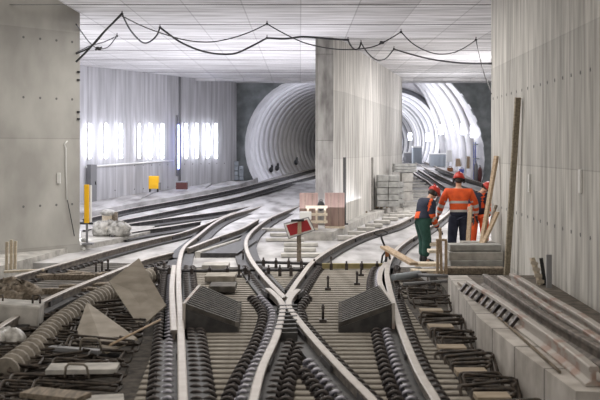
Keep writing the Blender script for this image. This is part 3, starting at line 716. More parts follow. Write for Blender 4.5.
# wall conduit on near left wall
d = (Vector((-5.02, 22.8, 0))-Vector((-6.36, 21.2, 0))).normalized(); nn = Vector((d.y, -d.x, 0))
def onleft(px, py):
    # intersect view ray with wall plane
    a = Vector((-6.36, 21.2, 0)); r = Vector(((px-300)/F, 1, -(py-HZ)/F)); s = (a.x*nn.x+a.y*nn.y)/(r.x*nn.x+r.y*nn.y)
    return Vector((0, 0, H))+r*s
t = thing('wall_conduit', 'thin vertical conduit with loops on the near left wall', 'conduit', onleft(66, 200))
P = [onleft(66, 200), onleft(65, 165), onleft(65, 148), onleft(63.5, 144), onleft(66.5, 141)]
bm = new_bm(); tube(bm, [p-t.location+nn*.03 for p in P], .014, 8); obj('pipe', bm, M['white'], t)
bm = new_bm(); tube(bm, [p-t.location+nn*.05 for p in (onleft(66, 200), onleft(70, 220), onleft(73, 236))], .01, 6); obj('loose_wire', bm, M['cable'], t)
for (y0) in (72, 80, 112, 119):
    p = onleft(78, y0); bm = new_bm(); box(bm, (0, 0, 0), (.06, .06, .04)); o = obj('wall_anchor', bm, M['black']); o.location = p+nn*.02; tag(o, 'small black anchor plate on the edge of the near left wall', 'anchor', 'anchors on the near left wall')
p = onleft(58, 178); bm = new_bm(); box(bm, (0, 0, 0), (.07, .05, .24)); o = obj('wall_tag', bm, M['white']); o.location = p+nn*.03; tag(o, 'small white plate fixed on the near left wall', 'plate')

# far left wall items: lamps
def onfar(px):
    # point of far wall curve at image x
    for a, b in zip(LW, LW[1:]):
        xa, xb = 300+F*a.x/a.y, 300+F*b.x/b.y
        if xa <= px <= xb:
            t = (px-xa)/(xb-xa); p = a.lerp(b, t); d = (b-a).normalized(); return p, Vector((d.y, -d.x, 0))
    return LW[-1], Vector((1, 0, 0))
lampx = [87.5, 104, 118.5, 137, 148, 160, 184, 194.5, 205.5, 214]
names = ['first', 'second', 'third', 'fourth', 'fifth', 'sixth', 'seventh', 'eighth', 'ninth', 'tenth']
for k, px in enumerate(lampx):
    p, n = onfar(px); z0 = H-(158-HZ)*p.y/F; z1 = H-(124-HZ)*p.y/F
    t = thing('wall_lamp', f'{names[k]} glowing upright tube lamp from the left along the far left wall', 'lamp', p+n*.1+Vector((0, 0, z0)), math.atan2(n.y, n.x), 'tube lamps on the far left wall')
    bm = new_bm(); box(bm, (-.05, 0, (z1-z0)/2), (.05, .07, z1-z0+.1)); obj('housing', bm, M['white'], t)
    bm = new_bm(); cyl(bm, (.03, 0, 0), (.03, 0, z1-z0), .04 if k != 3 else .02, n=10); obj('tube', bm, M['tube'], t)
p, n = onfar(176); t = thing('wall_lamp', 'blue glowing upright tube in the corner of the far left wall', 'lamp', p+n*.1+Vector((0, 0, 1.0)), math.atan2(n.y, n.x))
bm = new_bm(); box(bm, (-.04, 0, 1.3), (.06, .1, 2.6)); obj('housing', bm, M['grey'], t)
bm = new_bm(); cyl(bm, (.03, 0, .3), (.03, 0, 2.2), .03, n=10); obj('tube', bm, M['tubeblue'], t)
p, n = onfar(178); bm = new_bm(); cyl(bm, (0, 0, 0), (0, 0, 5.0), .05, n=10); o = obj('down_pipe', bm, M['grey']); o.location = p+n*.1+Vector((0, 0, .25)); tag(o, 'tall grey down pipe beside the blue tube on the far left wall', 'pipe')
P = []
for px in range(84, 178, 8):
    p, n = onfar(px); P.append(p+n*.08+Vector((0, 0, H-((167-(px-84)*.075)-HZ)*p.y/F)))
bm = new_bm(); tube(bm, [q-P[0] for q in P], .035, 8); o = obj('handrail_pipe', bm, M['white']); o.location = P[0]; tag(o, 'long pale pipe running along the far left wall under the lamps', 'pipe')
p, n = onfar(88); t = thing('switch_cabinet', 'tall dark grey cabinet against the far left wall, behind the yellow guard', 'cabinet', p+n*.2+Vector((0, 0, .08)), math.atan2(n.y, n.x))
bm = new_bm(); box(bm, (0, 0, .75), (.2, .32, 1.5)); obj('body', bm, M['grey'], t, bevel=.01)
bm = new_bm(); box(bm, (.11, .08, .8), (.03, .03, .12)); obj('handle', bm, M['black'], t)
q = A(154, 192, 39.2); t = thing('yellow_cabinet', 'bright yellow cabinet on legs on the far left walkway', 'cabinet', (q.x, q.y, q.z))
bm = new_bm(); box(bm, (0, 0, .38), (.38, .3, .5)); obj('body', bm, M['yellow'], t, bevel=.015)
bm = new_bm(); box(bm, (0, -.16, .4), (.28, .02, .3)); obj('door', bm, M['yellow'], t, bevel=.01)
for sx in (-1, 1):
    bm = new_bm(); box(bm, (sx*.15, 0, .07), (.05, .25, .14)); obj('leg', bm, M['black'], t)
bm = new_bm(); box(bm, (.23, 0, .22), (.08, .2, .3)); obj('side_box', bm, M['grey'], t)
q = A(182, 189.5, 41.2); t = thing('tool_chest', 'small maroon chest on the far left walkway', 'chest', q)
bm = new_bm(); box(bm, (0, 0, .15), (.46, .35, .28)); obj('body', bm, M['maroon'], t, bevel=.01)
bm = new_bm(); box(bm, (0, 0, .31), (.48, .37, .05)); obj('lid', bm, M['grey'], t, bevel=.01)
for k, (x, y, hh) in enumerate([(236.5, 178, .9), (241.5, 178, .7)]):
    q = A(x, y, 46.9); q.z = .05+zl(46.9)*.95; t = thing('stacked_crates', ['taller', 'shorter'][k]+' white crate stack against the dark portal wall', 'crates', q)
    for j in range(4):
        bm = new_bm(); box(bm, (0, 0, hh/8+j*hh/4), (.2, .2, hh/4-.02)); obj('crate', bm, M['greybox'], t, bevel=.01)
for k, x in enumerate((271, 277, 296)):
    q = A(x, 172-(x-271)*.3, 56); bm = new_bm(); ellip(bm, (0, 0, .12), (.12, .2, .16)); ellip(bm, (.05, 0, .3), (.07, .08, .12)); o = obj('equipment_bundle', bm, M['black']); o.location = q; tag(o, ['left', 'middle', 'right'][k]+' small dark bundle at the foot of the left tunnel lining', 'bundle')

# ---------------------------------------------------------------- ceiling cables
def cable(pts, Ys, r, label):
    P = []
    for i, (x, y) in enumerate(pts):
        u = (x-pts[0][0])/(pts[-1][0]-pts[0][0]); Y = Ys[0]*(1-u)+Ys[1]*u
        P.append(A(x, y, Y))
    # sagging spans between anchors
    bm = new_bm(); tube(bm, [p-P[0] for p in catmull(P, 6)], r, 8); o = obj('hanging_cable', bm, M['cable'], None); o.location = P[0]; tag(o, label, 'cable'); return o
YC = 22.35
cable([(122, 14), (129, 28), (137, 38), (144, 43), (151, 41), (157, 35), (160, 27.5)], (22.41, 24.86), .02, 'short sagging loop of cable left of the ceiling, between the two hooks')
cable([(160, 27.5), (170, 35), (182, 43), (200, 50.5), (218, 54), (235, 53.5), (250, 47), (267, 38)], (24.86, 27.17), .026, 'thick black cable sagging lowest, left of the pillar top')
cable([(267, 38), (285, 38.8), (300, 37), (315, 37.5), (332, 39), (348, 40)], (27.17, 27.66), .028, 'nearly straight thick cable running in front of the pillar top')
cable([(122, 16), (140, 25), (158, 32), (185, 40), (210, 42), (232, 38), (250, 32), (267, 24)], (22.4, 24.17), .014, 'thin cable sagging from the left peak to the middle peak')
cable([(267, 24), (285, 34), (305, 43), (330, 48.5), (352, 49.5), (372, 47), (386, 41), (401, 32)], (24.17, 25.8), .015, 'thin cable crossing in front of the pillar and rising to the right peak')
cable([(348, 40), (351, 46), (355, 49.5), (359, 48), (361, 43)], (27.66, 28.43), .022, 'very short cable loop just right of the pillar top')
cable([(361, 43), (367, 52), (374, 58.5), (380, 60.5), (387, 57.5), (394, 49)], (28.43, 30.1), .018, 'deep narrow cable loop right of the pillar top')
cable([(394, 49), (410, 54), (430, 59), (450, 62), (470, 63.5), (492, 63.5)], (30.1, 20.4), .022, 'thick cable drifting down from the loops to the right wall')
cable([(401, 32), (412, 43), (425, 50.5), (438, 54), (452, 53), (464, 48), (476, 40)], (25.8, 27.66), .015, 'thin cable swag between the right peak and the hook by the right wall')
cable([(476, 40), (480, 58), (485, 76), (492, 94)], (27.66, 20.4), .013, 'thin cable dropping steeply from the last hook down the right wall edge')
cable([(76, 62), (90, 48), (104, 32), (121, 15)], (22.3, 22.4), .024, 'black cable climbing from the near left wall to the left peak')
cable([(76, 54), (92, 46), (106, 30), (122, 13)], (22.3, 22.4), .018, 'second cable climbing beside the first from the near left wall to the left peak')
cable([(76, 24), (83, 34), (90, 43), (98, 48.5), (108, 47), (117, 36)], (22.3, 26.7), .014, 'thin cable loop hanging by the near left wall edge')
cable([(76, 53), (90, 46), (104, 42), (117, 36)], (22.3, 26.7), .014, 'thin cable rising gently from the near left wall to the small hook')
for k, (x, y) in enumerate([(122, 14), (160, 27.5), (267, 24), (267, 38), (348, 40), (361, 43), (394, 49), (401, 32), (476, 40), (117, 36)]):
    a = A(x, y, 3070/(151-y)); b = Vector((a.x, a.y, CZ)); bm = new_bm(); cyl(bm, (0, 0, 0), b-a, .012, n=6); ellip(bm, (0, 0, 0), (.035, .05, .035), u=8, v=6)
    o = obj('cable_hook', bm, M['cable']); o.location = a; tag(o, 'short rod hook holding the cables under the ceiling', 'hook', 'cable hooks under the ceiling')
for (x, y) in [(98.5, 48.5), (382, 42.5)]:
    bm = new_bm(); ellip(bm, (0, 0, 0), (.07, .04, .04), (0, .3, .0), u=10, v=8); cyl(bm, (-.08, 0, -.03), (.08, 0, .03), .02, n=8); o = obj('cable_connector', bm, M['black']); o.location = A(x, y, 22.6 if x < 200 else 27.3); tag(o, 'black plug connector hanging in the cables '+('near the left wall' if x < 200 else 'right of the pillar'), 'connector')

# ---------------------------------------------------------------- centre: sign, panels, pallet, props
p = G(299, 263, -.17); t = thing('warning_sign', 'tilted red board with white border on a wooden post before the platform', 'sign', p)
bm = new_bm(); Yp = p.y
def loc(x, y, dy=0): return A(x, y, Yp+dy)-p
beam(bm, (0, 0, 0), loc(299, 222), .09, .05); obj('post', bm, M['wood_dark'], t)
def quad(pts, th, m, name, dy):
    bm = new_bm(); a = [bm.verts.new(loc(x, y, dy)) for x, y in pts]; b = [bm.verts.new(loc(x, y, dy)+Vector((0, th, 0))) for x, y in pts]
    bm.faces.new(a); bm.faces.new(b[::-1])
    for i in range(len(a)): bm.faces.new((a[i], a[(i+1) % len(a)], b[(i+1) % len(a)], b[i]))
    return obj(name, bm, m, t)
quad([(283.5, 223.5), (308.5, 216.8), (315.5, 230.5), (288.5, 239)], .02, M['grey'], 'border', -.05)
quad([(284.3, 224.3), (308.0, 217.9), (314.3, 230.1), (289.0, 238)], .01, M['white'], 'white_face', -.062)
quad([(286.3, 225.3), (307.0, 219.8), (311.7, 229.5), (290.4, 235.8)], .01, M['red'], 'red_field', -.075)
quad([(297.8, 221.0), (301.4, 221.0), (301.4, 233.6), (297.4, 234.6)], .012, M['wood'], 'batten', -.1)
quad([(291, 219.6), (304, 219.2), (304, 221.4), (291, 221.8)], .03, M['black'], 'top_clamp', -.13)
def upright_panels(x0, x1, y0, y1, Y, label, lean):
    a = A(x0, y1, Y); b = A(x1, y0, Y); t = thing('panel_stack', label, 'panels', ((a.x+b.x)/2, Y, .05))
    wd, ht = b.x-a.x, b.z-.05
    for k in range(4):
        bm = new_bm(); box(bm, (0, k*.07, ht/2), (wd, .06, ht), (lean, 0, 0)); obj('panel', bm, M['pink'], t, bevel=.005)
    for sx in (-.2, .2):
        bm = new_bm(); box(bm, (sx*wd, -.04, ht/2), (.012, .01, ht), (lean, 0, 0)); obj('strap', bm, M['wood_dark'], t)
    bm = new_bm(); box(bm, (0, .1, .02), (wd, .5, .05)); obj('base_board', bm, M['wood_pale'], t)
upright_panels(299.5, 318, 193, 219, 26.4, 'left stack of upright pinkish boards at the foot of the pillar', 0)
upright_panels(325, 344.5, 193, 221, 26.9, 'right stack of upright pinkish boards at the foot of the pillar', 0)
t = thing('pallet', 'open pale wooden pallet standing on edge between the pinkish boards', 'pallet', A(316.5, 224, 25.7))
for k in range(3):
    bm = new_bm(); box(bm, (-.22+k*.22, .0, .24), (.05, .08, .46)); obj('stringer', bm, M['wood_pale'], t)
for k in range(3):
    bm = new_bm(); box(bm, (0, -.05, .06+k*.19), (.56, .02, .07)); obj('slat', bm, M['wood_pale'], t)
bm = new_bm(); box(bm, (0, 0, .14), (.3, .25, .2)); o = obj('foam_box', bm, M['white'], bevel=.02); o.location = A(305.5, 221, 25.5); tag(o, 'small white box beside the wooden pallet on the platform', 'box')
t = thing('work_bag', 'black bag perched on top of the wooden pallet between the board stacks', 'bag', A(321, 209, 26.0))
bm = new_bm(); ellip(bm, (0, 0, .08), (.1, .09, .13)); obj('bag_body', bm, M['black'], t)
bm = new_bm(); tube(bm, [(-.05, 0, .16), (-.03, 0, .24), (.03, 0, .24), (.05, 0, .16)], .01, 6); obj('handle', bm, M['black'], t)
for (x, y0, y1, Y, mm, lab) in [(344.5, 152, 219, 28.15, 'dgrey', 'tall dark grey post against the pillar wall, behind the boards'), (372.3, 152, 206, 33.9, 'pillar', 'second tall grey post farther along the pillar wall')]:
    a = A(x, y1, Y); bm = new_bm(); box(bm, (0, 0, (y1-y0)*Y/2000), (.08, .06, (y1-y0)*Y/1000)); box(bm, (0, 0, .015), (.2, .2, .03)); o = obj('steel_post', bm, M[mm]); o.location = (a.x, Y, .05); tag(o, lab, 'post')
for (x, y, lab) in [(361, 212, 'nearer dark flat timber at the foot of the pillar wall'), (373.5, 207.5, 'farther dark flat timber at the foot of the pillar wall')]:
    p = G(x, y, .08); plank_thing('timber_board', lab, 'board', p-Vector((.17, 0, 0)), p+Vector((.17, .1, 0)), .3, .06, M['wood_dark'])
# timber easel prop
p = G(381.5, 208.6, .05); t = thing('timber_prop', 'slim wooden prop with crossed feet beside the block stacks', 'prop', p)
k_ = p.y/F
bm = new_bm(); box(bm, (0, 0, 16*k_), (.09, .09, 32*k_)); obj('upright', bm, M['wood'], t)
for sx in (-1, 1):
    bm = new_bm(); beam(bm, (0, 0, 9*k_), (sx*.2, -.05*sx, .02), .06, .04); obj('brace', bm, M['wood'], t)
bm = new_bm(); box(bm, (.03, 0, 28*k_), (.14, .12, .22)); obj('white_tag', bm, M['white'], t)
# block stacks
def block_stack(name, label, x0, x1, ytop, ybot, Y, rows, m, zb=None, split=1):
    a = A(x0, ybot, Y); b = A(x1, ytop, Y); t = thing(name, label, 'blocks', ((a.x+b.x)/2, Y+.3, a.z))
    hh = (b.z-a.z)/rows; wd = b.x-a.x
    for r in range(rows):
        for s in range(split):
            bm = new_bm(); box(bm, (-wd/2+wd/split*(s+.5)+random.uniform(-.02, .02), 0, hh*(r+.5)), (wd/split-.02, .6, hh-.02)); obj('block', bm, m, t, bevel=.01)
block_stack('block_stack', 'stack of grey concrete blocks standing left by the wooden prop', 377, 400, 175, 207, 34.7, 5, M['block'], split=2)
block_stack('block_stack', 'lower grey block stack just right of the prop stack', 387, 404, 182, 204, 36.0, 4, M['block'])
block_stack('block_stack', 'wide grey slabs raised on top behind the prop stack', 393.5, 417, 163.5, 172.5, 38.3, 3, M['block'])
block_stack('block_stack', 'narrow pale column of blocks carrying the wide slabs', 401, 413, 172.5, 201.5, 38.35, 3, M['kerb'])
# tilted plank on the rail and track clamp
plank_thing('timber_plank', 'reddish plank tilted across the outer right rail, left of the steps', 'plank', A(384, 247, 19.2), A(414, 264, 17.6), .16, .05, M['wood'])
p = G(386, 262, -.05); t = thing('rail_tool', 'black upright rail tool with a ring handle beside the tilted plank', 'tool', p)
bm = new_bm(); tube(bm, [(0, 0, 0), (.0, .02, .25), (-.08, .02, .45), (-.1, .02, .55)], .02, 8); obj('shaft', bm, M['black'], t)
bm = new_bm(); tube(bm, [(-.1+.13*math.cos(a*math.pi/8), .02, .57+.05*math.sin(a*math.pi/8)) for a in range(16)], .012, 6, closed=True); obj('ring_handle', bm, M['black'], t)
for sx in (-1, 1):
    bm = new_bm(); tube(bm, [(0, 0, .22), (sx*.07, 0, .12), (sx*.1, 0, -.1)], .02, 8); obj('leg', bm, M['black'], t)
bm = new_bm(); box(bm, (.02, -.02, .18), (.07, .06, .14)); obj('rust_grip', bm, M['rust'], t)

# ---------------------------------------------------------------- work area on the right
def tb(name, label, cat, x0, x1, y0, y1, Y, depth, m):
    a = A(x0, y1, Y); b = A(x1, y0, Y); bm = new_bm(); box(bm, (0, 0, (b.z-a.z)/2), (b.x-a.x, depth, b.z-a.z)); o = obj(name, bm, m, bevel=.012); o.location = ((a.x+b.x)/2, Y+depth/2, a.z); return tag(o, label, cat)
tb('timber_beam', 'bottom grey beam of the beam stack behind the stored rails', 'beam', 450.5, 503, 260.5, 267.5, 18.7, .5, M['block'])
tb('timber_beam', 'thick grey middle beam of the beam stack behind the stored rails', 'beam', 449, 503.5, 252, 260.4, 18.72, .45, M['kerb'])
tb('timber_beam', 'thin top beam of the beam stack behind the stored rails', 'beam', 450, 501.5, 244.8, 251, 18.75, .4, M['block'])
tb('timber_beam', 'pale beam lying farther back behind the beam stack', 'beam', 462, 495.5, 242, 245, 19.4, .3, M['kerb'])
tb('timber_beam', 'dark sill beam under the beam stack at the end of the shelf', 'beam', 446, 505, 268, 274.5, 18.3, .3, M['wood_dark'])
# steps and stakes
for k, (x0, x1, y) in enumerate([(414, 440, 264), (411, 443, 271), (428, 441, 251), (429, 441, 244)]):
    Yk = 18.6-.25*(k == 1)+1.2*(k > 1)+.6*(k == 3); a = A(x0, y, Yk); b = A(x1, y, Yk)
    plank_thing('step_board', ['pale board the crouching worker stands behind', 'lowest pale board at the trench end', 'short pale board between the two workers', 'farther short pale board between the two workers'][k], 'board', a, b, .32, .06, M['wood_pale'])
for k, (x, y0, y1) in enumerate([(437.5, 239, 277), (441.5, 228, 276), (446, 241, 278)]):
    Yk = 18.15; a = A(x, y1, Yk); b = A(x-(1.5 if k == 1 else 0), y0, Yk); plank_thing('wooden_stake', ['left', 'tallest middle', 'right'][k]+' upright wooden stake at the left end of the beam stack', 'stake', a, b, .05, .05, M['wood'])
plank_thing('timber_board', 'short horizontal board nailed across the upright stakes', 'board', A(436, 240, 18.08), A(447, 240, 18.08), .05, .04, M['wood'])
# leaning planks
plank_thing('leaning_plank', 'tallest dark brown plank leaning upright on the right wall', 'plank', A(506.5, 278, 17.7), A(518, 97.5, 17.2), .1, .06, M['wood_mid'], roll=0)
plank_thing('leaning_plank', 'long brown plank leaning by the end of the right wall, behind the beams', 'plank', A(481, 247, 19.3), A(496.5, 156, 19.5), .09, .06, M['wood'])
plank_thing('leaning_plank', 'short broad brown board leaning right of the long plank', 'plank', A(483, 244, 19.2), A(497.5, 212, 19.3), .12, .04, M['wood'])
plank_thing('leaning_plank', 'short dark board crossing behind the short broad board', 'plank', A(485, 245, 19.4), A(496, 205, 19.6), .05, .04, M['wood_dark'])
plank_thing('leaning_plank', 'pale board standing upright just right of the standing worker', 'plank', A(468, 244, 19.9), A(470.5, 207, 19.95), .1, .03, M['wood'])
t = thing('form_board', 'short pale board with notched blocks leaning low on the right wall', 'board', A(541, 285, 14.8))
v1 = A(532, 258, 14.9)-A(541, 285, 14.8); bm = new_bm(); beam(bm, (0, 0, 0), v1, .09, .04); obj('board', bm, M['wood_pale'], t)
v2 = A(537, 258, 14.8)-A(541, 285, 14.8); bm = new_bm(); beam(bm, (.06, 0, 0), v2+Vector((.06, 0, 0)), .035, .05); obj('dark_rod', bm, M['black'], t)
for k in range(4):
    q = v1*((k+.6)/4.4); bm = new_bm(); box(bm, q-Vector((.0, .03, 0)), (.11, .04, .05), (0, .1*k, 0)); obj('block', bm, M['plyedge'], t)
bm = new_bm(); box(bm, (0, 0, .22), (.07, .05, .46)); o = obj('wall_bracket', bm, M['grey']); o.location = A(549, 287, 13.9); tag(o, 'dark grey upright bracket at the foot of the right wall', 'bracket')
for k, (x, y0, y1) in enumerate([(530.5, 174, 192), (581.5, 169.5, 193)]):
    s = x/1.0; # wall plane hit
    a = Vector((3.69, 12.3, 0)); b = Vector((3.92, 20.5, 0)); d = (b-a).normalized(); n_ = Vector((-d.y, d.x, 0))
    r = Vector(((x-300)/F, 1, 0)); tt_ = (a.x*n_.x+a.y*n_.y)/(r.x*n_.x+r.y*n_.y); q = r*tt_
    z1, z0 = H-(y0-HZ)*q.y/F, H-(y1-HZ)*q.y/F
    bm = new_bm(); box(bm, (0, 0, (z1-z0)/2), (.03, .07, z1-z0)); o = obj('wall_tag', bm, M['white']); o.location = (q.x-.02, q.y, z0); tag(o, ['farther', 'nearer'][k]+' narrow white strip on the right wall above the tie holes', 'strip')

# ---------------------------------------------------------------- people
def skin_obj(name, J, E, m, parent, root=0, sub=2, band=None):
    me = bpy.data.meshes.new(name); me.from_pydata([j[0] for j in J], E, []); o = bpy.data.objects.new(name, me); C.objects.link(o)
    md = o.modifiers.new('skin', 'SKIN'); md.use_smooth_shade = True
    for i, j in enumerate(J):
        r = j[1]; me.skin_vertices[0].data[i].radius = r if isinstance(r, tuple) else (r, r)
        me.skin_vertices[0].data[i].use_root = (i == root)
    s = o.modifiers.new('sub', 'SUBSURF'); s.levels = sub; s.render_levels = sub
    bpy.context.view_layer.update(); dg = bpy.context.evaluated_depsgraph_get()
    nm = bpy.data.meshes.new_from_object(o.evaluated_get(dg)); o.modifiers.clear(); o.data = nm
    nm.materials.clear()
    for q in (m if isinstance(m, list) else [m]): nm.materials.append(q)
    if band:
        for p in nm.polygons: p.material_index = band(p.center)
    for p in nm.polygons: p.use_smooth = True
    o.parent = parent; return o
def V3(*a): return Vector(a)
def hand(parent, wrist, direc, palmn, m, s=1.0):
    direc = direc.normalized(); side = direc.cross(palmn).normalized(); n = side.cross(direc).normalized()
    J = [(wrist, .026*s), (wrist+direc*.05*s, (.036*s, .02*s))]; E = [(0, 1)]
    for k, (o, L) in enumerate(((-.03, .075), (-.01, .085), (.01, .08), (.03, .062))):
        b = wrist+direc*.095*s+side*o*s; J.append((b, .0105*s)); E.append((1, len(J)-1))
        J.append((b+direc*L*.55*s-n*.012*s, .0095*s)); E.append((len(J)-2, len(J)-1)); J.append((b+direc*L*.95*s-n*.035*s, .008*s)); E.append((len(J)-2, len(J)-1))
    b = wrist+direc*.035*s-side*.035*s; J.append((b, .013*s)); E.append((0, len(J)-1)); J.append((b+direc*.035*s-side*.02*s-n*.01*s, .011*s)); E.append((len(J)-2, len(J)-1)); J.append((b+direc*.06*s-side*.02*s-n*.02*s, .009*s)); E.append((len(J)-2, len(J)-1))
    skin_obj('glove', [(tuple(j[0]), j[1]) for j in J], E, m, parent, 0, 1)
def person(label, loc, rotz, pose, top, legm, vest=None, hel=True):
    t = thing('person', label, 'person', loc, rotz); p = {k: Vector(v) for k, v in pose.items()}
    head = p['head']; neck = p['neck']; ch = p['chest']; pe = p['pelvis']
    up = (head-neck).normalized(); fwd = Vector(pose['face']).normalized(); fwd = (fwd-up*fwd.dot(up)).normalized(); rt = fwd.cross(up)
    # continuous body
    J = [(pe, (.135, .105)), ((pe+ch)/2, (.125, .095)), (ch, (.15, .11)), (neck, .055), (head-up*.1, .06), (head, (.078, .092)), (head+up*.07, .062)]
    E = [(0, 1), (1, 2), (2, 3), (3, 4), (4, 5), (5, 6)]
    for s in 'lr':
        i = len(J); J += [(p['sh'+s], .058), (p['el'+s], .043), (p['wr'+s], .028), (p['wr'+s]+(p['wr'+s]-p['el'+s]).normalized()*.05, (.03, .02))]; E += [(2, i), (i, i+1), (i+1, i+2), (i+2, i+3)]
        i = len(J); J += [(p['hi'+s], .09), (p['kn'+s], .058), (p['an'+s], .04), (p['to'+s], .032)]; E += [(0, i), (i, i+1), (i+1, i+2), (i+2, i+3)]
    skin_obj('body', [(tuple(a), b) for a, b in J], E, M['skin'], t)
    # face
    bm = new_bm(); ellip(bm, head+fwd*.1-up*.01, (.014, .02, .02), u=8, v=6)
    for s in (-1, 1): ellip(bm, head+rt*s*.085, (.015, .02, .032), u=8, v=6)
    ellip(bm, head+fwd*.088-up*.05, (.026, .01, .008), u=8, v=6, mi=1)
    for s in (-1, 1): ellip(bm, head+fwd*.086+rt*s*.032+up*.02, (.014, .01, .008), u=8, v=6, mi=2)
    obj('face', bm, [M['skin'], M['red'], M['black']], t)
    bm = new_bm(); ellip(bm, head-fwd*.02+up*.015, (.086, .1, .095), u=14, v=10)
    hh = obj('hair', bm, M['hair'], t)
    # helmet
    R = Matrix((rt, fwd, up)).transposed().to_4x4()
    bm = new_bm(); r = bmesh.ops.create_uvsphere(bm, u_segments=20, v_segments=12, radius=1)
    for v in r['verts']:
        v.co = Vector((v.co.x*.118, v.co.y*.138, max(v.co.z, -.02)*.13))
    r = bmesh.ops.create_cone(bm, cap_ends=True, segments=20, radius1=.135, radius2=.12, depth=.015)
    for v in r['verts']: v.co.y = v.co.y*1.12+.02
    box(bm, (0, 0, .125), (.03, .2, .02))
    bmesh.ops.transform(bm, matrix=Matrix.Translation(head+up*.045) @ R, verts=bm.verts[:])
    obj('helmet', bm, M['helmet'], t, smooth=True)
    bm = new_bm()
    for s in (-1, 1): ellip(bm, head+rt*s*.105-up*.01, (.03, .04, .05), u=10, v=8)
    tube(bm, [head+rt*.1-up*.03-fwd*.02, head-fwd*.115-up*.03, head-rt*.1-up*.03-fwd*.02], .015, 6); obj('ear_muffs', bm, M['black'], t)
    # jacket
    ax = (ch-pe).normalized(); hem = pe+(ch-pe)*(-.28)
    J = [(hem, (.2, .15)), (pe+(ch-pe)*.3, (.2, .15)), ((pe+ch)/2+(ch-pe)*.12, (.21, .155)), (ch, (.21, .155)), (ch+(neck-ch)*.75, (.1, .09))]
    E = [(0, 1), (1, 2), (2, 3), (3, 4)]
    for s in 'lr':
        i = len(J); J += [(p['sh'+s], .095), (p['el'+s], .078), (p['wr'+s], .06)]; E += [(3, i), (i, i+1), (i+1, i+2)]
    def band(c):
        c = Vector(c); L = (ch-pe).length; h = (c-pe).dot(ax)/L
        # arm bands
        for s in 'lr':
            a, b = p['el'+s], p['wr'+s]; d = b-a; u = (c-a).dot(d)/d.length_squared; w_ = (c-a-d*max(0, min(1, u))).length
            dt = (c-pe)-ax*((c-pe).dot(ax))
            if w_ < .1 and dt.length > .19: return 1 if (-.02 < u < .2) or (.55 < u < .72) else (0 if u < .8 or top == 'orange' else 2)
            a, b = p['sh'+s], p['el'+s]
        if top == 'orange':
            if h < .13: return 2
            if .16 < h < .27 or .55 < h < .66: return 1
            return 0
        lx = c.x-(pe+ax*h*L).x
        if lx < -.09 and h < .38: return 0
        if .02 < lx < .07 and h > .45 and dtr(c).y < 0: return 0
        return 2
    def dtr(c):
        q = c-pe; return q-ax*q.dot(ax)
    skin_obj('jacket', [(tuple(a), b) for a, b in J], E, [M['orange'], M['silver'], M['navy']], t, 0, 2, band)
    J = [(pe+ax*.1, (.175, .135))]; E = []
    for s in 'lr':
        i = len(J); J += [(p['hi'+s]-Vector((0, 0, .03)), .128), (p['kn'+s], .105), (p['an'+s]+(p['kn'+s]-p['an'+s])*.12, .088)]; E += [(0, i), (i, i+1), (i+1, i+2)]
    skin_obj('trousers', [(tuple(a), b) for a, b in J], E, legm, t)
    for s in 'lr':
        a, to = p['an'+s], p['to'+s]; d = (to-a); d.z = 0; d.normalize()
        skin_obj('boot', [(tuple(a+Vector((0, 0, .1))), .055), (tuple(a), .055), (tuple(a-d*.03-Vector((0, 0, .04))), .045), (tuple(Vector((to.x, to.y, a.z-.04))-d*.03), (.048, .042)), (tuple(Vector((to.x, to.y, a.z-.045))+d*.05), (.04, .035))], [(0, 1), (1, 2), (2, 3), (3, 4)], M['black'], t)
        dd = (p['wr'+s]-p['el'+s]).normalized()
        hand(t, p['wr'+s], dd, Vector((1 if s == 'l' else -1, 0.2, .1)), M['black'], 1.1)
    return t
# standing worker seen from behind
person('worker in orange jacket and red helmet standing with back to us behind the beams', (3.30, 20.8, -.17), -.05, dict(
    pelvis=(0, 0, .98), chest=(0, .02, 1.40), neck=(0, .03, 1.56), head=(.01, .05, 1.70), face=(0.1, 1, -.15), side=(1, 0, 0),
    shl=(-.24, .02, 1.46), ell=(-.35, .03, 1.2), wrl=(-.41, .1, .96), shr=(.24, .02, 1.46), elr=(.35, .03, 1.2), wrr=(.38, .13, .97),
    hil=(-.1, 0, .92), knl=(-.13, .03, .5), anl=(-.15, 0, .09), tol=(-.19, .16, .04), hir=(.1, 0, .92), knr=(.12, .03, .5), anr=(.13, 0, .09), tor=(.17, .16, .04)),
    'orange', M['navy'])
# worker bending on the left, facing right and away
person('worker in dark jacket and green trousers bending forward at the left of the group', (2.55, 20.45, -.17), 0, dict(
    pelvis=(-.05, 0, .9), chest=(.06, .12, 1.2), neck=(.13, .18, 1.33), head=(.2, .22, 1.43), face=(.9, .5, -.7), side=(1, -.5, 0),
    shl=(-.03, .3, 1.26), ell=(.1, .36, .99), wrl=(.25, .34, .8), shr=(.13, -.06, 1.25), elr=(.14, -.1, .96), wrr=(.27, .02, .74),
    hil=(-.08, .1, .84), knl=(.0, .12, .48), anl=(-.04, .12, .09), tol=(.12, .16, .04), hir=(-.03, -.1, .84), knr=(.04, -.1, .48), anr=(-.01, -.1, .09), tor=(.15, -.06, .04)),
    'navy', M['green'], vest=True)
person('worker half hidden behind the leaning plank, bending, in navy and orange', (4.02, 22.4, -.17), 0, dict(
    pelvis=(-.02, .05, .92), chest=(.0, -.05, 1.25), neck=(.03, -.1, 1.38), head=(.12, -.14, 1.47), face=(-.5, -.6, -.7), side=(1, .2, 0),
    shl=(-.19, -.02, 1.3), ell=(-.24, -.12, 1.04), wrl=(-.2, -.25, .83), shr=(.19, -.06, 1.3), elr=(.22, -.2, 1.05), wrr=(.12, -.32, .85),
    hil=(-.12, .05, .86), knl=(-.15, .0, .48), anl=(-.17, .03, .09), tol=(-.2, -.12, .04), hir=(.1, .05, .86), knr=(.12, 0, .48), anr=(.12, .03, .09), tor=(.13, -.12, .04)),
    'navy', M['orange'], vest=True)

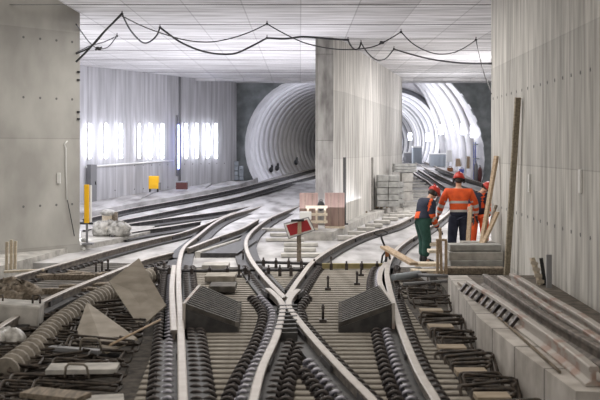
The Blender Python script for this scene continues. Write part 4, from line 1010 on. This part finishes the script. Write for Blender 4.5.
# ---------------------------------------------------------------- far tunnel clutter
def crate(label, x0, x1, y0, y1, Y, m, name='container', cat='container'):
    a = A(x0, y1, Y); a.z = zr(Y)-.17; b = A(x1, y0, Y); t = thing(name, label, cat, ((a.x+b.x)/2, Y+.4, a.z)); wd, ht = b.x-a.x, b.z-a.z
    bm = new_bm(); box(bm, (0, 0, ht*.47), (wd, .8, ht*.9)); obj('body', bm, m, t, bevel=.02)
    bm = new_bm(); box(bm, (0, 0, ht*.95), (wd*1.04, .84, ht*.08)); obj('lid', bm, M['white'], t, bevel=.01)
    for k in range(3):
        bm = new_bm(); box(bm, (wd*(-.3+.3*k), -.42, ht*.45), (.06, .04, ht*.7)); obj('rib', bm, m, t)
crate('wide blue-grey container in front of the bright tunnel mouth', 431, 446, 153, 165, 57, M['greybox'])
crate('smaller grey container behind the wide one in the tunnel mouth', 413, 422, 146, 159, 66, M['greybox'])
crate('low grey chest deep in the tunnel, left of the containers', 405, 414, 152, 158, 72, M['grey'])
def easel(label, x, y0, y1, Y, m):
    a = G(x, y1+1, -.17, zr); ht = (y1-y0)*a.y/F; t = thing('barrier_board', label, 'barrier', a)
    bm = new_bm(); box(bm, (0, 0, ht*.62), (.3, .04, ht*.55), (-.15, 0, 0)); obj('board', bm, M[m], t, bevel=.01)
    for s in (-1, 1):
        bm = new_bm(); beam(bm, (s*.12, .0, ht*.9), (s*.2, -.2, 0), .04, .03); obj('leg', bm, M['white'], t)
    bm = new_bm(); beam(bm, (0, .05, ht*.9), (0, .35, .0), .04, .03); obj('leg', bm, M['white'], t)
easel('orange topped barrier board, left one on the far floor', 458, 156, 170.5, 46, 'wood')
easel('orange topped barrier board, right one near the far portal wall', 469, 153, 175, 45, 'wood')
easel('white slanting barrier board beside the wide container', 449, 147, 168, 50, 'white')
easel('white barrier board farthest right against the far portal', 485, 149, 182, 45.5, 'white')
for k, (x, y, hh) in enumerate([(476, 176, 1.5), (480, 178, 1.3), (487, 178, 1.1)]):
    q = G(x, y+6, -.17, zr); t = thing('gas_cylinder', ['left', 'middle', 'right'][k]+' upright slim cylinder standing by the far portal wall', 'cylinder', q)
    bm = new_bm(); tube(bm, [(0, 0, 0), (0, 0, hh*.5), (0, 0, hh*.58), (0, 0, hh*.62)], [.1, .1, .07, .03], 14); obj('bottle', bm, M[['grey', 'maroon', 'bluepaint'][k]], t)
    bm = new_bm(); cyl(bm, (0, 0, hh*.62), (0, 0, hh*.7), .03, n=8); obj('valve', bm, M['grey'], t)
for k, (x, y) in enumerate([(450, 169.5), (462, 171)]):
    q = G(x, y+2, -.17, zr); bm = new_bm(); box(bm, (0, 0, .1), (.28, .22, .2)); tube(bm, [(-.08, 0, .2), (-.05, 0, .27), (.05, 0, .27), (.08, 0, .2)], .015, 6); o = obj('tool_box', bm, M[['rust', 'bluepaint'][k]]); o.location = q; tag(o, ['rusty orange', 'dark blue'][k]+' small tool box on the far tunnel floor', 'box')
t = thing('scaffold_tower', 'pale scaffold frame with bluish tubes against the right side of the tunnel mouth', 'scaffold', G(480, 181, -.17, zr))
for sx in (-.25, .25):
    for sy in (-.2, .3):
        bm = new_bm(); cyl(bm, (sx, sy, 0), (sx, sy, 1.9), .025, n=8); obj('post', bm, M['bluepaint'] if sx < 0 else M['white'], t)
for z in (.5, 1.1, 1.8):
    bm = new_bm(); box(bm, (0, .05, z), (.55, .55, .04)); obj('platform_board', bm, M['greybox'], t)
# tunnel lamps
for k, (x, y, Y) in enumerate([(428, 141, 68), (441, 134, 58), (452, 131, 55), (463, 134, 52), (410, 140, 74), (473, 137, 49.5)]):
    q = A(x, y, Y); t = thing('flood_lamp', ['flood lamp glowing deepest on the right of the inner bore', 'flood lamp at the lip of the inner bore', 'flood lamp in the middle of the right lining', 'flood lamp right of the middle on the lining', 'flood lamp on the left inside the inner bore', 'flood lamp closest to the far portal wall'][k], 'lamp', q)
    bm = new_bm(); box(bm, (0, .08, .25), (.3, .1, .6)); obj('housing', bm, M['grey'], t)
    bm = new_bm(); box(bm, (0, 0, .25), (.24, .03, .52)); obj('lamp_glass', bm, M['tube'], t)
